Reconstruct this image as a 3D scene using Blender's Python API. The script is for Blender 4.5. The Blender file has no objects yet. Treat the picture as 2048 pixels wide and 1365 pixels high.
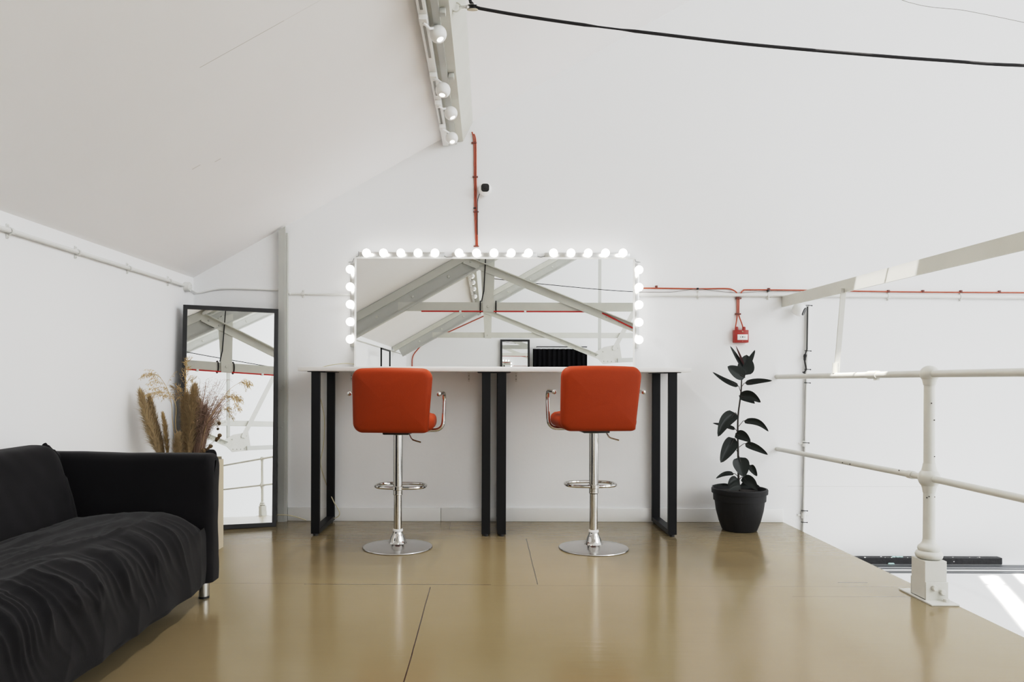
import bpy, bmesh, math, random
from mathutils import Vector, Matrix, noise
random.seed(7)
V = Vector
PI = math.pi
sc = bpy.context.scene
COL = sc.collection
# ------------------------------------------------------------------ camera model (photo frame 2048 x 1365)
F, CX, CY, H, ROLL = 1480.0, 975.0, 762.0, 0.95, 0.003
WY = 5.0                       # back wall
def P(px, py, Y):
    dx, dy = px - CX, py - CY
    return V(((dx + ROLL*dy)*Y/F, Y, H - (dy - ROLL*dx)*Y/F))
def W(px, py, off=0.0):        # a point on (or just off) the back wall
    return P(px, py, WY - off)
cam_d = bpy.data.cameras.new('camera')
cam = bpy.data.objects.new('camera', cam_d); COL.objects.link(cam)
cam_d.sensor_width = 36; cam_d.lens = F/2048*36
cam_d.shift_x = (1024 - CX)/2048; cam_d.shift_y = (CY - 682.5)/2048
cam_d.clip_start = 0.02
cam.matrix_world = Matrix.Translation((0, 0, H)) @ Matrix.Rotation(PI/2, 4, 'X') @ Matrix.Rotation(ROLL, 4, 'Z')
sc.camera = cam
def ceil_z(x): return 2.703 + 0.563*(x + 0.101)

# ------------------------------------------------------------------ materials
def srgb(r, g, b):
    f = lambda c: (c/255/12.92 if c/255 <= 0.04045 else ((c/255 + 0.055)/1.055)**2.4)
    return (f(r), f(g), f(b), 1)
def mat(name, col, rough=0.5, metal=0.0, bump=0.0, bscale=60, var=0.0, vscale=4.0, spec=0.5, stretch=None, coat=0, sheen=0, sub=None):
    m = bpy.data.materials.new(name); m.use_nodes = True
    nt = m.node_tree; b = nt.nodes['Principled BSDF']
    b.inputs['Base Color'].default_value = col
    b.inputs['Roughness'].default_value = rough
    b.inputs['Metallic'].default_value = metal
    b.inputs['Specular IOR Level'].default_value = spec
    if coat: b.inputs['Coat Weight'].default_value = coat
    if sheen:
        b.inputs['Sheen Weight'].default_value = sheen; b.inputs['Sheen Roughness'].default_value = 0.4
    tc = nt.nodes.new('ShaderNodeTexCoord'); src = tc.outputs['Object']
    if stretch:
        mp = nt.nodes.new('ShaderNodeMapping'); mp.inputs['Scale'].default_value = stretch
        nt.links.new(src, mp.inputs['Vector']); src = mp.outputs['Vector']
    if var > 0:
        n = nt.nodes.new('ShaderNodeTexNoise'); n.inputs['Scale'].default_value = vscale; n.inputs['Detail'].default_value = 5
        nt.links.new(src, n.inputs['Vector'])
        mx = nt.nodes.new('ShaderNodeMix'); mx.data_type = 'RGBA'
        mx.inputs['A'].default_value = tuple(max(0, c*(1 - var)) for c in col[:3]) + (1,)
        mx.inputs['B'].default_value = tuple(min(1, c*(1 + var)) for c in col[:3]) + (1,)
        nt.links.new(n.outputs['Fac'], mx.inputs['Factor']); nt.links.new(mx.outputs['Result'], b.inputs['Base Color'])
    if bump > 0:
        n = nt.nodes.new('ShaderNodeTexNoise'); n.inputs['Scale'].default_value = bscale; n.inputs['Detail'].default_value = 4
        nt.links.new(src, n.inputs['Vector'])
        bp = nt.nodes.new('ShaderNodeBump'); bp.inputs['Strength'].default_value = bump; bp.inputs['Distance'].default_value = 0.004
        nt.links.new(n.outputs['Fac'], bp.inputs['Height']); nt.links.new(bp.outputs['Normal'], b.inputs['Normal'])
    return m
def emit(name, col, s):
    m = bpy.data.materials.new(name); m.use_nodes = True
    nt = m.node_tree; nt.nodes.clear()
    o = nt.nodes.new('ShaderNodeOutputMaterial'); e = nt.nodes.new('ShaderNodeEmission')
    e.inputs['Color'].default_value = col; e.inputs['Strength'].default_value = s
    nt.links.new(e.outputs[0], o.inputs[0]); return m

M = {}
M['wall'] = mat('wall_paint', (0.83, 0.835, 0.84, 1), 0.75, bump=0.12, bscale=45, var=0.015, vscale=1.5, spec=0.25)
M['leftwall'] = mat('left_wall_paint', (0.84, 0.84, 0.845, 1), 0.75, bump=0.1, bscale=45, var=0.015, vscale=1.5, spec=0.25)
M['ceil'] = mat('ceiling_paint', (0.895, 0.885, 0.89, 1), 0.8, bump=0.12, bscale=22, var=0.03, vscale=1.1, spec=0.2)
M['base'] = mat('baseboard_paint', (0.76, 0.76, 0.75, 1), 0.45, bump=0.05, var=0.02)
M['lower'] = mat('lower_floor_paint', (0.84, 0.85, 0.86, 1), 0.35, var=0.02, vscale=2)
M['steel'] = mat('painted_steel', (0.58, 0.58, 0.535, 1), 0.5, bump=0.15, bscale=35, var=0.07, vscale=6)
M['steel2'] = mat('painted_steel_grey', (0.50, 0.505, 0.48, 1), 0.5, bump=0.1, bscale=35, var=0.05, vscale=6)
M['column'] = mat('column_paint', (0.47, 0.475, 0.45, 1), 0.45, bump=0.1, bscale=35, var=0.06, vscale=5)
M['rail'] = mat('rail_paint', (0.57, 0.565, 0.525, 1), 0.4, bump=0.12, bscale=40, var=0.08, vscale=9)
M['pipe'] = mat('pipe_paint', (0.70, 0.70, 0.68, 1), 0.45, bump=0.05, var=0.03)
M['white'] = mat('white_plastic', (0.82, 0.82, 0.81, 1), 0.35, var=0.01)
M['chip'] = mat('chipped_paint', (0.05, 0.045, 0.04, 1), 0.7, var=0.2)
M['red'] = mat('red_orange_cable', srgb(166, 74, 44), 0.45, var=0.12, vscale=20)
M['redbox'] = mat('red_box', srgb(152, 44, 34), 0.35, var=0.05)
M['clip'] = mat('dark_clip', srgb(112, 62, 52), 0.5, var=0.1)
M['black'] = mat('black_plastic', (0.012, 0.012, 0.013, 1), 0.35, var=0.1)
M['blackm'] = mat('black_powdercoat', (0.006, 0.0065, 0.008, 1), 0.45, spec=0.25, bump=0.05, bscale=200, var=0.1)
M['rope'] = mat('black_rope', (0.012, 0.011, 0.012, 1), 0.8, bump=0.4, bscale=300, var=0.2)
M['chrome'] = mat('chrome', (0.64, 0.63, 0.61, 1), 0.09, metal=1, var=0.02)
M['chrome_disc'] = mat('brushed_chrome', (0.60, 0.59, 0.58, 1), 0.2, metal=1, var=0.03)
M['alu'] = mat('aluminium', (0.62, 0.62, 0.61, 1), 0.3, metal=1, var=0.03)
M['leather'] = mat('red_leather', srgb(146, 53, 8), 0.6, bump=0.14, bscale=260, var=0.06, vscale=5, spec=0.2)
M['marble'] = mat('marble_laminate', (0.72, 0.71, 0.69, 1), 0.3, var=0.10, vscale=7, stretch=(1, 2, 5))
M['mirror'] = mat('mirror_glass', (0.93, 0.94, 0.935, 1), 0.0, metal=1)
M['frame_white'] = mat('white_frame', (0.85, 0.85, 0.82, 1), 0.3, var=0.01)
M['frame_black'] = mat('black_wood_frame', (0.014, 0.014, 0.015, 1), 0.45, bump=0.1, var=0.15)
M['bulb'] = emit('lit_bulb', (1.0, 0.97, 0.91, 1), 5.5)
M['lens'] = emit('lit_lens', (1.0, 0.97, 0.9, 1), 2.5)
M['sofa'] = mat('black_slipcover', (0.0050, 0.0045, 0.0055, 1), 0.85, bump=0.25, bscale=420, var=0.2, vscale=3, spec=0.2, sheen=0.07)
M['leaf'] = mat('rubber_leaf', (0.0125, 0.0165, 0.014, 1), 0.38, bump=0.08, bscale=40, var=0.3, vscale=12, spec=0.22)
M['leaf_red'] = mat('rubber_sheath', (0.07, 0.016, 0.018, 1), 0.4, var=0.2)
M['stem'] = mat('plant_stem', (0.030, 0.022, 0.018, 1), 0.6, bump=0.3, bscale=80, var=0.3)
M['pot'] = mat('grey_black_pot', (0.0105, 0.0105, 0.012, 1), 0.55, spec=0.3, bump=0.1, bscale=120, var=0.1)
M['soil'] = mat('soil', (0.02, 0.015, 0.011, 1), 0.95, bump=1.0, bscale=70, var=0.4)
M['plume'] = mat('pampas', srgb(170, 148, 112), 0.9, var=0.6, vscale=70)
M['plume2'] = mat('pampas_pale', srgb(190, 170, 134), 0.9, var=0.5, vscale=70)
M['oat'] = mat('dried_oat', srgb(192, 166, 118), 0.8, var=0.35, vscale=60)
M['mist'] = mat('dried_mist', srgb(150, 124, 108), 0.85, var=0.35, vscale=20)
M['pod'] = mat('seed_pod', srgb(96, 76, 48), 0.9, bump=1.0, bscale=250, var=0.3, vscale=60)
M['planter'] = mat('beige_planter', srgb(196, 186, 166), 0.6, bump=0.1, var=0.05)
M['cord'] = mat('beige_cord', srgb(196, 188, 160), 0.5, var=0.05)
M['greystrip'] = mat('grey_strip', (0.10, 0.105, 0.11, 1), 0.35, var=0.35, vscale=9, stretch=(2, 14, 1))
M['blackbar'] = mat('black_bar', (0.018, 0.018, 0.02, 1), 0.5, bump=0.6, bscale=60, var=0.6, vscale=40)
M['curtain'] = mat('black_curtain', (0.006, 0.006, 0.007, 1), 0.95, var=0.2, spec=0.05)
M['screw'] = mat('dull_screw', (0.25, 0.24, 0.22, 1), 0.4, metal=0.8, var=0.1)
M['lensglass'] = mat('camera_face', (0.006, 0.006, 0.007, 1), 0.08, spec=0.7)

def floor_material():
    m = bpy.data.materials.new('brown_floor_paint'); m.use_nodes = True
    nt = m.node_tree; N = nt.nodes; L = nt.links; b = N['Principled BSDF']
    geo = N.new('ShaderNodeNewGeometry'); sep = N.new('ShaderNodeSeparateXYZ'); L.new(geo.outputs['Position'], sep.inputs[0])
    def math_(op, a, bb, c=None):
        n = N.new('ShaderNodeMath'); n.operation = op
        for i, v in enumerate((a, bb, c)):
            if v is None: continue
            if isinstance(v, (int, float)): n.inputs[i].default_value = v
            else: L.new(v, n.inputs[i])
        return n.outputs[0]
    X, Y = sep.outputs[0], sep.outputs[1]
    wob = N.new('ShaderNodeTexNoise'); wob.inputs['Scale'].default_value = 3.0; L.new(geo.outputs['Position'], wob.inputs['Vector'])
    w = math_('MULTIPLY', math_('SUBTRACT', wob.outputs['Fac'], 0.5), 0.006)
    total = None
    for ax, pos, lo, hi, wd, st in (('x', -0.26, -9, 3.40, 0.0022, 1.0), ('x', 0.236, 3.45, 4.45, 0.0022, 0.9), ('x', -0.243, 4.72, 5, 0.0022, .7),
                                    ('y', 3.445, -0.85, 0.02, 0.0035, .75), ('y', 3.43, 0.02, 2.0, 0.003, .25), ('y', 3.455, -1.9, -.85, 0.003, .3),
                                    ('y', 3.50, 1.66, 1.80, 0.003, 1.0), ('y', 3.27, 1.35, 1.95, 0.003, .35), ('y', 1.0, -2, 2, 0.003, .6), ('x', 1.0, -2, 1.0, 0.003, .6)):
        c, o = (X, Y) if ax == 'x' else (Y, X)
        d = math_('ABSOLUTE', math_('ADD', math_('SUBTRACT', c, pos), w), 0)
        k = math_('MULTIPLY', math_('LESS_THAN', d, wd), math_('MULTIPLY', math_('GREATER_THAN', o, lo), math_('LESS_THAN', o, hi)))
        k = math_('MULTIPLY', k, st)
        total = k if total is None else math_('MAXIMUM', total, k)
    n1 = N.new('ShaderNodeTexNoise'); n1.inputs['Scale'].default_value = 1.6; n1.inputs['Detail'].default_value = 6; L.new(geo.outputs['Position'], n1.inputs['Vector'])
    mp = N.new('ShaderNodeMapping'); mp.inputs['Scale'].default_value = (3, 40, 1); L.new(geo.outputs['Position'], mp.inputs['Vector'])
    n2 = N.new('ShaderNodeTexNoise'); n2.inputs['Scale'].default_value = 1.0; n2.inputs['Detail'].default_value = 5; L.new(mp.outputs[0], n2.inputs['Vector'])
    r = N.new('ShaderNodeMix'); r.data_type = 'RGBA'
    r.inputs['A'].default_value = (0.208, 0.160, 0.086, 1); r.inputs['B'].default_value = (0.250, 0.197, 0.112, 1)
    L.new(n1.outputs['Fac'], r.inputs['Factor'])
    d2 = N.new('ShaderNodeMix'); d2.data_type = 'RGBA'; d2.inputs['B'].default_value = (0.045, 0.03, 0.02, 1)
    L.new(total, d2.inputs['Factor']); L.new(r.outputs['Result'], d2.inputs['A']); L.new(d2.outputs['Result'], b.inputs['Base Color'])
    L.new(math_('ADD', math_('MULTIPLY', n1.outputs['Fac'], 0.10), 0.12), b.inputs['Roughness'])
    b.inputs['Specular IOR Level'].default_value = 0.55
    hgt = math_('ADD', math_('MULTIPLY', n2.outputs['Fac'], 0.6), math_('MULTIPLY', n1.outputs['Fac'], 0.8))
    hgt = math_('SUBTRACT', hgt, math_('MULTIPLY', total, 0.8))
    bp = N.new('ShaderNodeBump'); bp.inputs['Strength'].default_value = 0.22; bp.inputs['Distance'].default_value = 0.004
    L.new(hgt, bp.inputs['Height']); L.new(bp.outputs['Normal'], b.inputs['Normal'])
    return m
M['floor'] = floor_material()
def add_lines(m, lines):                                # faint board joints in a painted surface
    nt = m.node_tree; N = nt.nodes; L = nt.links; b = N['Principled BSDF']
    geo = N.new('ShaderNodeNewGeometry'); sep = N.new('ShaderNodeSeparateXYZ'); L.new(geo.outputs['Position'], sep.inputs[0])
    def mth(op, a, c):
        n = N.new('ShaderNodeMath'); n.operation = op
        for i, v in enumerate((a, c)):
            if isinstance(v, (int, float)): n.inputs[i].default_value = v
            else: L.new(v, n.inputs[i])
        return n.outputs[0]
    tot = None
    for ax, pos, oth, lo, hi, wd, st in lines:
        c, o = sep.outputs[ax], sep.outputs[oth]
        k = mth('MULTIPLY', mth('LESS_THAN', mth('ABSOLUTE', mth('SUBTRACT', c, pos), 0), wd), mth('MULTIPLY', mth('GREATER_THAN', o, lo), mth('LESS_THAN', o, hi)))
        k = mth('MULTIPLY', k, st); tot = k if tot is None else mth('MAXIMUM', tot, k)
    src = b.inputs['Base Color'].links[0].from_socket
    mx = N.new('ShaderNodeMix'); mx.data_type = 'RGBA'; mx.inputs['B'].default_value = (.3, .28, .25, 1)
    L.new(tot, mx.inputs['Factor']); L.new(src, mx.inputs['A']); L.new(mx.outputs['Result'], b.inputs['Base Color'])
add_lines(M['ceil'], [(1, 2.82, 0, -1.10, -.78, .0016, .55), (1, 2.82, 0, -.78, -.35, .0014, .25), (1, 3.55, 0, -1.42, -1.38, .004, .3), (1, 3.60, 0, -1.33, -1.30, .004, .3)])
add_lines(M['wall'], [(2, .243, 0, 2.03, 3.05, .0014, .4), (2, 1.50, 0, 3.1, 4.0, .001, .15)])

# ------------------------------------------------------------------ mesh helpers
def frame_of(d, hint=None):
    d = d.normalized()
    h = V(hint) if hint is not None else (V((0, 0, 1)) if abs(d.z) < 0.95 else V((0, 1, 0)))
    u = d.cross(h)
    if u.length < 1e-6: u = d.cross(V((1, 0, 0)))
    u.normalize(); v = u.cross(d).normalized()
    return u, v
class MB:
    def __init__(s): s.bm = bmesh.new()
    def box(s, x0, x1, y0, y1, z0, z1, bev=0.0, seg=2):
        r = bmesh.ops.create_cube(s.bm, size=1)
        vs = r['verts']
        for v in vs:
            v.co = V((x0 + (v.co.x + .5)*(x1 - x0), y0 + (v.co.y + .5)*(y1 - y0), z0 + (v.co.z + .5)*(z1 - z0)))
        if bev > 0:
            es = list({e for v in vs for e in v.link_edges})
            bmesh.ops.bevel(s.bm, geom=es, offset=bev, segments=seg, affect='EDGES', profile=0.5)
        return s
    def bar(s, a, b, w, h, hint=None, bev=0.0):       # rectangular bar, w across, h along hint
        a, b = V(a), V(b); u, v = frame_of(b - a, hint)
        vs = []
        for p in (a, b):
            for su, sv in ((-1, -1), (1, -1), (1, 1), (-1, 1)):
                vs.append(s.bm.verts.new(p + u*su*w/2 + v*sv*h/2))
        fs = [(3, 2, 1, 0), (4, 5, 6, 7)] + [(i, (i + 1) % 4, 4 + (i + 1) % 4, 4 + i) for i in range(4)]
        for f in fs: s.bm.faces.new([vs[i] for i in f])
        if bev > 0:
            es = list({e for q in vs for e in q.link_edges})
            bmesh.ops.bevel(s.bm, geom=es, offset=bev, segments=2, affect='EDGES', profile=0.5)
        return s
    def prism(s, pts, d):                              # polygon (3D points) extruded by vector d
        d = V(d); n = len(pts)
        a = [s.bm.verts.new(V(p)) for p in pts]; b = [s.bm.verts.new(V(p) + d) for p in pts]
        s.bm.faces.new(a[::-1]); s.bm.faces.new(b)
        for i in range(n): s.bm.faces.new([a[i], a[(i + 1) % n], b[(i + 1) % n], b[i]])
        return s
    def tube(s, pts, r, seg=10, caps=True, closed=False):
        pts = [V(p) for p in pts]; n = len(pts)
        rs = r if isinstance(r, (list, tuple)) else [r]*n
        rings = []; u = None
        for i, p in enumerate(pts):
            if closed: t = pts[(i + 1) % n] - pts[i - 1]
            else: t = pts[min(i + 1, n - 1)] - pts[max(i - 1, 0)]
            if t.length < 1e-9: t = V((0, 0, 1))
            t.normalize()
            if u is None: u, v = frame_of(t)
            else:
                u = (u - t*u.dot(t))
                if u.length < 1e-6: u, v = frame_of(t)
                u.normalize(); v = u.cross(t)
            rings.append([s.bm.verts.new(p + (u*math.cos(k*2*PI/seg) + v*math.sin(k*2*PI/seg))*rs[i]) for k in range(seg)])
        m = n if closed else n - 1
        for i in range(m):
            a, b = rings[i], rings[(i + 1) % n]
            for k in range(seg): s.bm.faces.new([a[k], a[(k + 1) % seg], b[(k + 1) % seg], b[k]])
        if caps and not closed:
            s.bm.faces.new(rings[0][::-1]); s.bm.faces.new(rings[-1])
        return s
    def lathe(s, prof, o=(0, 0, 0), axis=(0, 0, 1), seg=32, hint=None):   # prof: (radius, height)
        o = V(o); ax = V(axis).normalized(); u, v = frame_of(ax, hint)
        rings = []
        for r, h in prof:
            if r < 1e-6: rings.append([s.bm.verts.new(o + ax*h)])
            else: rings.append([s.bm.verts.new(o + ax*h + (u*math.cos(k*2*PI/seg) + v*math.sin(k*2*PI/seg))*r) for k in range(seg)])
        for a, b in zip(rings, rings[1:]):
            for k in range(seg):
                q = [a[k % len(a)], a[(k + 1) % len(a)], b[(k + 1) % len(b)], b[k % len(b)]]
                q2 = []
                for x in q:
                    if x not in q2: q2.append(x)
                if len(q2) >= 3: s.bm.faces.new(q2)
        return s
    def ball(s, c, r, seg=16, sc_=(1, 1, 1)):
        m = Matrix.Translation(V(c)) @ Matrix.Diagonal((r*sc_[0], r*sc_[1], r*sc_[2], 1))
        bmesh.ops.create_uvsphere(s.bm, u_segments=seg, v_segments=max(6, seg//2 + 2), radius=1, matrix=m)
        return s
    def slab(s, w, h, th, R, re, m=None, crown=0.0, n=8, inset_n=5):
        # rounded-rectangle cushion: w along x, h along z, thickness along y, centred
        m = m or Matrix.Identity(4)
        def outline(ins):
            rr = max(R - ins, 0.004); hw, hh = w/2 - ins, h/2 - ins; pts = []
            for (cx, cz, a0) in ((hw - rr, hh - rr, 0), (-hw + rr, hh - rr, PI/2), (-hw + rr, -hh + rr, PI), (hw - rr, -hh + rr, 1.5*PI)):
                for k in range(n + 1):
                    a = a0 + k*PI/2/n; pts.append((cx + rr*math.cos(a), cz + rr*math.sin(a)))
            out = []
            for i in range(len(pts)):            # subdivide the straight sides
                a, b = pts[i], pts[(i + 1) % len(pts)]
                out.append(a)
                if math.hypot(b[0] - a[0], b[1] - a[1]) > 0.06:
                    for k in range(1, 6): out.append((a[0] + (b[0] - a[0])*k/6, a[1] + (b[1] - a[1])*k/6))
            return out
        rings = []
        lay = [(re*(1 - math.sin(k*PI/2/inset_n)), -th/2 + re*(1 - math.cos(k*PI/2/inset_n))) for k in range(inset_n + 1)]
        lay = lay + [(i, -y) for i, y in lay[::-1]]
        big = min(w, h)/2
        inner = [big*0.92, big*0.75, big*0.55, big*0.35]
        def cr(ins): return crown*(1 - (1 - min(ins/big, 1))**2)
        full = [(i, -th/2 - cr(i)) for i in inner] + lay + [(i, th/2 + cr(i)) for i in inner[::-1]]
        for ins, y in full:
            if ins < re and crown: y = y
            rings.append([s.bm.verts.new(m @ V((x, y, z))) for x, z in outline(ins)])
        c = len(rings[0])
        for a, b in zip(rings, rings[1:]):
            for k in range(c): s.bm.faces.new([a[k], a[(k + 1) % c], b[(k + 1) % c], b[k]])
        s.bm.faces.new(rings[0][::-1]); s.bm.faces.new(rings[-1])
        return s
    def grid(s, fn, nu, nv):
        vs = [[s.bm.verts.new(fn(i/nu, j/nv)) for j in range(nv + 1)] for i in range(nu + 1)]
        for i in range(nu):
            for j in range(nv):
                s.bm.faces.new([vs[i][j], vs[i + 1][j], vs[i + 1][j + 1], vs[i][j + 1]])
        return s
    def build(s, name, m, parent=None, smooth=35, fix=True):
        if fix: bmesh.ops.recalc_face_normals(s.bm, faces=s.bm.faces[:])
        me = bpy.data.meshes.new(name); s.bm.to_mesh(me); s.bm.free()
        me.materials.append(m)
        if smooth:
            me.polygons.foreach_set('use_smooth', [True]*len(me.polygons))
            me.set_sharp_from_angle(angle=math.radians(smooth))
        o = bpy.data.objects.new(name, me); COL.objects.link(o)
        if parent is not None:
            root = parent; loc = V((0, 0, 0))
            mw = Matrix.Identity(4); chain = []
            while root is not None: chain.append(root); root = root.parent
            for q in reversed(chain): mw = mw @ q.matrix_parent_inverse @ q.matrix_basis
            o.parent = parent; o.matrix_parent_inverse = mw.inverted()
        return o
def tag(o, label, cat, group=None, kind=None):
    if label: o['label'] = label
    if cat: o['category'] = cat
    if group: o['group'] = group
    if kind: o['kind'] = kind
    return o
def thing(name, label, cat, loc=(0, 0, 0), group=None):
    o = bpy.data.objects.new(name, None); COL.objects.link(o); o.location = loc
    o.empty_display_size = 0.05
    return tag(o, label, cat, group)
def lab(o, text): o['label'] = text; return o
def struct(mb, name, m, label, cat, smooth=35, fix=True):
    return tag(mb.build(name, m, None, smooth, fix), label, cat, None, 'structure')
def smooth_path(pts, k=6):
    pts = [V(p) for p in pts]; out = []
    for i in range(len(pts) - 1):
        p0, p1, p2, p3 = pts[max(i - 1, 0)], pts[i], pts[i + 1], pts[min(i + 2, len(pts) - 1)]
        for j in range(k):
            t = j/k
            out.append(0.5*((2*p1) + (p2 - p0)*t + (2*p0 - 5*p1 + 4*p2 - p3)*t*t + (3*p1 - p0 - 3*p2 + p3)*t**3))
    out.append(pts[-1]); return out
def fillet(pts, r, k=5):
    pts = [V(p) for p in pts]; out = [pts[0]]
    for i in range(1, len(pts) - 1):
        a, b, c = pts[i - 1], pts[i], pts[i + 1]
        d1, d2 = (a - b), (c - b); rr = min(r, d1.length*.49, d2.length*.49)
        s, e = b + d1.normalized()*rr, b + d2.normalized()*rr
        for j in range(k + 1):
            t = j/k; out.append(s*(1 - t)**2 + b*2*t*(1 - t) + e*t*t)
    out.append(pts[-1]); return out
def dup(root, loc, rotz, label):
    r = root.copy(); COL.objects.link(r); r.location = loc; r.rotation_euler = (0, 0, rotz); r['label'] = label
    for ch in list(root.children):
        c = ch.copy(); COL.objects.link(c); c.parent = r
        for g in ch.children:
            d = g.copy(); COL.objects.link(d); d.parent = c
    return r

# ================================================================== ROOM SHELL
FY = -8.3     # wall behind the camera
XL, XE, XR, XRIDGE = -1.99, 2.0, 14.6, 6.4
ZR = ceil_z(XRIDGE); ZLOW = -0.27
struct(MB().box(XL, XE, FY, WY, -0.22, 0.0), 'floor', M['floor'], 'glossy brown painted board floor of the mezzanine', 'floor', smooth=0)
M['darkfloor'] = mat('hall_floor_darkened', (0.30, 0.29, 0.28, 1), 0.7, bump=0.2, bscale=20, var=0.15, vscale=2)  # unseen far floor, grey added to cut light bounced onto the back wall
struct(MB().box(4.6, XR, FY, WY, ZLOW - 0.1, ZLOW), 'hall_floor', M['darkfloor'], 'unseen floor across the hall, made grey to cut bounced light', 'floor', smooth=0)
struct(MB().box(XE, 4.6, FY, WY, ZLOW - 0.1, ZLOW), 'lower_floor', M['lower'], 'white painted lower floor beyond the mezzanine edge', 'floor', smooth=0)
def gable(y0, y1):
    zr = ceil_z(XL)
    pts = [(XL - .1, y0, ZLOW - .1), (XR, y0, ZLOW - .1), (XR, y0, 1.75), (XRIDGE, y0, ZR + .05), (XL - .1, y0, ceil_z(XL - .1) + .05)]
    return MB().prism(pts, (0, y1 - y0, 0))
struct(gable(WY, WY + .1), 'wall_back', M['wall'], 'white painted gable wall behind the vanity table', 'wall', smooth=0)
struct(gable(FY - .1, FY), 'wall_front', M['wall'], 'white gable wall at the far end seen in the mirrors', 'wall', smooth=0)
struct(MB().box(XL - .1, XL, FY, WY, -.25, ceil_z(XL) + .02), 'wall_left', M['leftwall'], 'low white wall behind the sofa', 'wall', smooth=0)
struct(MB().box(XR, XR + .1, FY, WY, ZLOW - .1, 1.8), 'wall_right', M['wall'], 'white wall on the far side of the hall', 'wall', smooth=0)
def sloped(outer, holes, zf, name, label):
    bm = bmesh.new()
    for loop in [outer] + holes:
        vs = [bm.verts.new((x, y, zf(x))) for x, y in loop]
        for i in range(len(vs)): bm.edges.new((vs[i], vs[(i + 1) % len(vs)]))
    bmesh.ops.triangle_fill(bm, edges=bm.edges[:], use_beauty=True)
    mb = MB(); mb.bm.free(); mb.bm = bm
    return struct(mb, name, M['ceil'], label, 'ceiling', smooth=0, fix=False)
H1 = [(1.10, 2.50), (1.34, 2.50), (1.34, 3.12), (1.10, 3.12)]
H2 = [(1.22, 1.60), (1.345, 1.60), (1.885, 2.89), (1.76, 2.89)]
H3 = [(1.43, 1.60), (1.51, 1.60), (2.05, 2.89), (1.97, 2.89)]
sloped([(XL - .02, FY), (XRIDGE, FY), (XRIDGE, WY), (XL - .02, WY)], [H1, H2, H3], ceil_z, 'ceiling', 'off-white plastered sloping ceiling')
def rz(x): return ZR - 0.563*(x - XRIDGE)
SK = [[(6.9, a), (13.2, a), (13.2, a + 3.6), (6.9, a + 3.6)] for a in (-7.6, -3.2, 1.0)]
sloped([(XRIDGE, FY), (XR, FY), (XR, WY), (XRIDGE, WY)], SK, rz, 'ceiling_right', 'far slope of the hall roof with skylights')
# skylight frames
nwin = 1
for hole, zf in [(h, ceil_z) for h in [H1, H2, H3]] + [(h, rz) for h in SK]:
    mb = MB(); n = len(hole)
    for i in range(n):
        a, b = hole[i], hole[(i + 1) % n]
        mb.bar((a[0], a[1], zf(a[0]) + .03), (b[0], b[1], zf(b[0]) + .03), 0.02, 0.06)
    o = struct(mb, 'window_%d' % nwin, M['white'], 'white framed roof window opening', 'window', smooth=0); nwin += 1
struct(MB().box(P(577, 1000, WY).x, P(882, 1000, WY).x - .001, WY - .016, WY - .001, 0, .092, .004).box(P(882, 1000, WY).x + .001, XE - .005, WY - .016, WY - .001, 0, .092, .004),
       'baseboard_back', M['base'], 'white baseboard along the foot of the back wall', 'baseboard')
struct(MB().box(XL + .001, XL + .016, FY, WY - .05, 0, .092, .004), 'baseboard_left', M['base'], 'white baseboard along the low side wall', 'baseboard')

# steel column in the corner
cl, cr = P(560, 700, WY).x, P(577, 700, WY).x
zt = ceil_z(cl) - .02
c = thing('steel_column', 'grey painted steel column against the back wall beside the leaning mirror', 'column', ((cl + cr)/2, WY - .06, 0))
c['kind'] = 'thing'
mb = MB(); a = P(560, 700, 4.92).x; b = P(573, 700, 4.92).x
mb.prism([(cl, WY - .045, 0), (cr - .012, WY - .045, 0), (cr - .012, WY - .045, ceil_z(cr - .012) - .015), (cl, WY - .045, ceil_z(cl) - .015)], (0, .012, 0))
mb.box(cl, cl + .01, WY - .04, WY - .002, 0, ceil_z(cl) - .02)
lab(mb.build('flange', M['column'], c, 20), 'flat front face of the column')
MB().box(cr - .014, cr, WY - .03, WY - .002, 0, ceil_z(cl) - .03).build('web', M['steel2'], c, 20)
for px, py in ((567, 772), (563, 780), (568, 845), (563, 855)):
    MB().lathe([(0, 0), (.006, 0), (.006, .006), (0, .009)], P(px, py, WY - .045), (0, -1, 0), 8).build('bolt', M['column'], c)

# ================================================================== PURLIN, TRACK, SPOTS
pu = [(-.105, 2.700), (-.170, 2.568), (-.27, 2.565), (-.30, ceil_z(-.30) - .002)]
ob = MB().prism([(x, FY + .02, z) for x, z in pu], (0, WY - FY - .022, 0))
r = thing('roof_purlin', 'long painted steel purlin running under the sloping ceiling to the back wall', 'beam', (-.2, 2.5, 2.57)); r['kind'] = 'thing'
lab(ob.build('flange', M['steel'], r, 10), 'light painted steel section')
MB().box(-.246, -.214, FY + .03, WY - .003, 2.548, 2.566).build('lip', M['steel2'], r, 10)
for y, x in ((3.22, -.20), (3.90, -.195)):
    MB().box(x - .014, x + .014, y - .02, y + .02, 2.541, 2.567, .004).build('cable_clip', M['steel2'], r)
t = thing('lighting_track', 'white lighting track fixed along the underside of the ceiling purlin', 'lighting track', (-.285, 2.5, 2.555), )
MB().box(-.305, -.266, -6.0, WY - .01, 2.532, 2.564, .003).build('rail', M['white'], t)
for a_, b_ in ((3.0, 3.15), (3.27, 3.62), (3.88, 4.1), (4.3, 4.55)):
    MB().box(-.292, -.280, a_, b_, 2.529, 2.5335).build('slot', M['screw'], t, 0)
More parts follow.
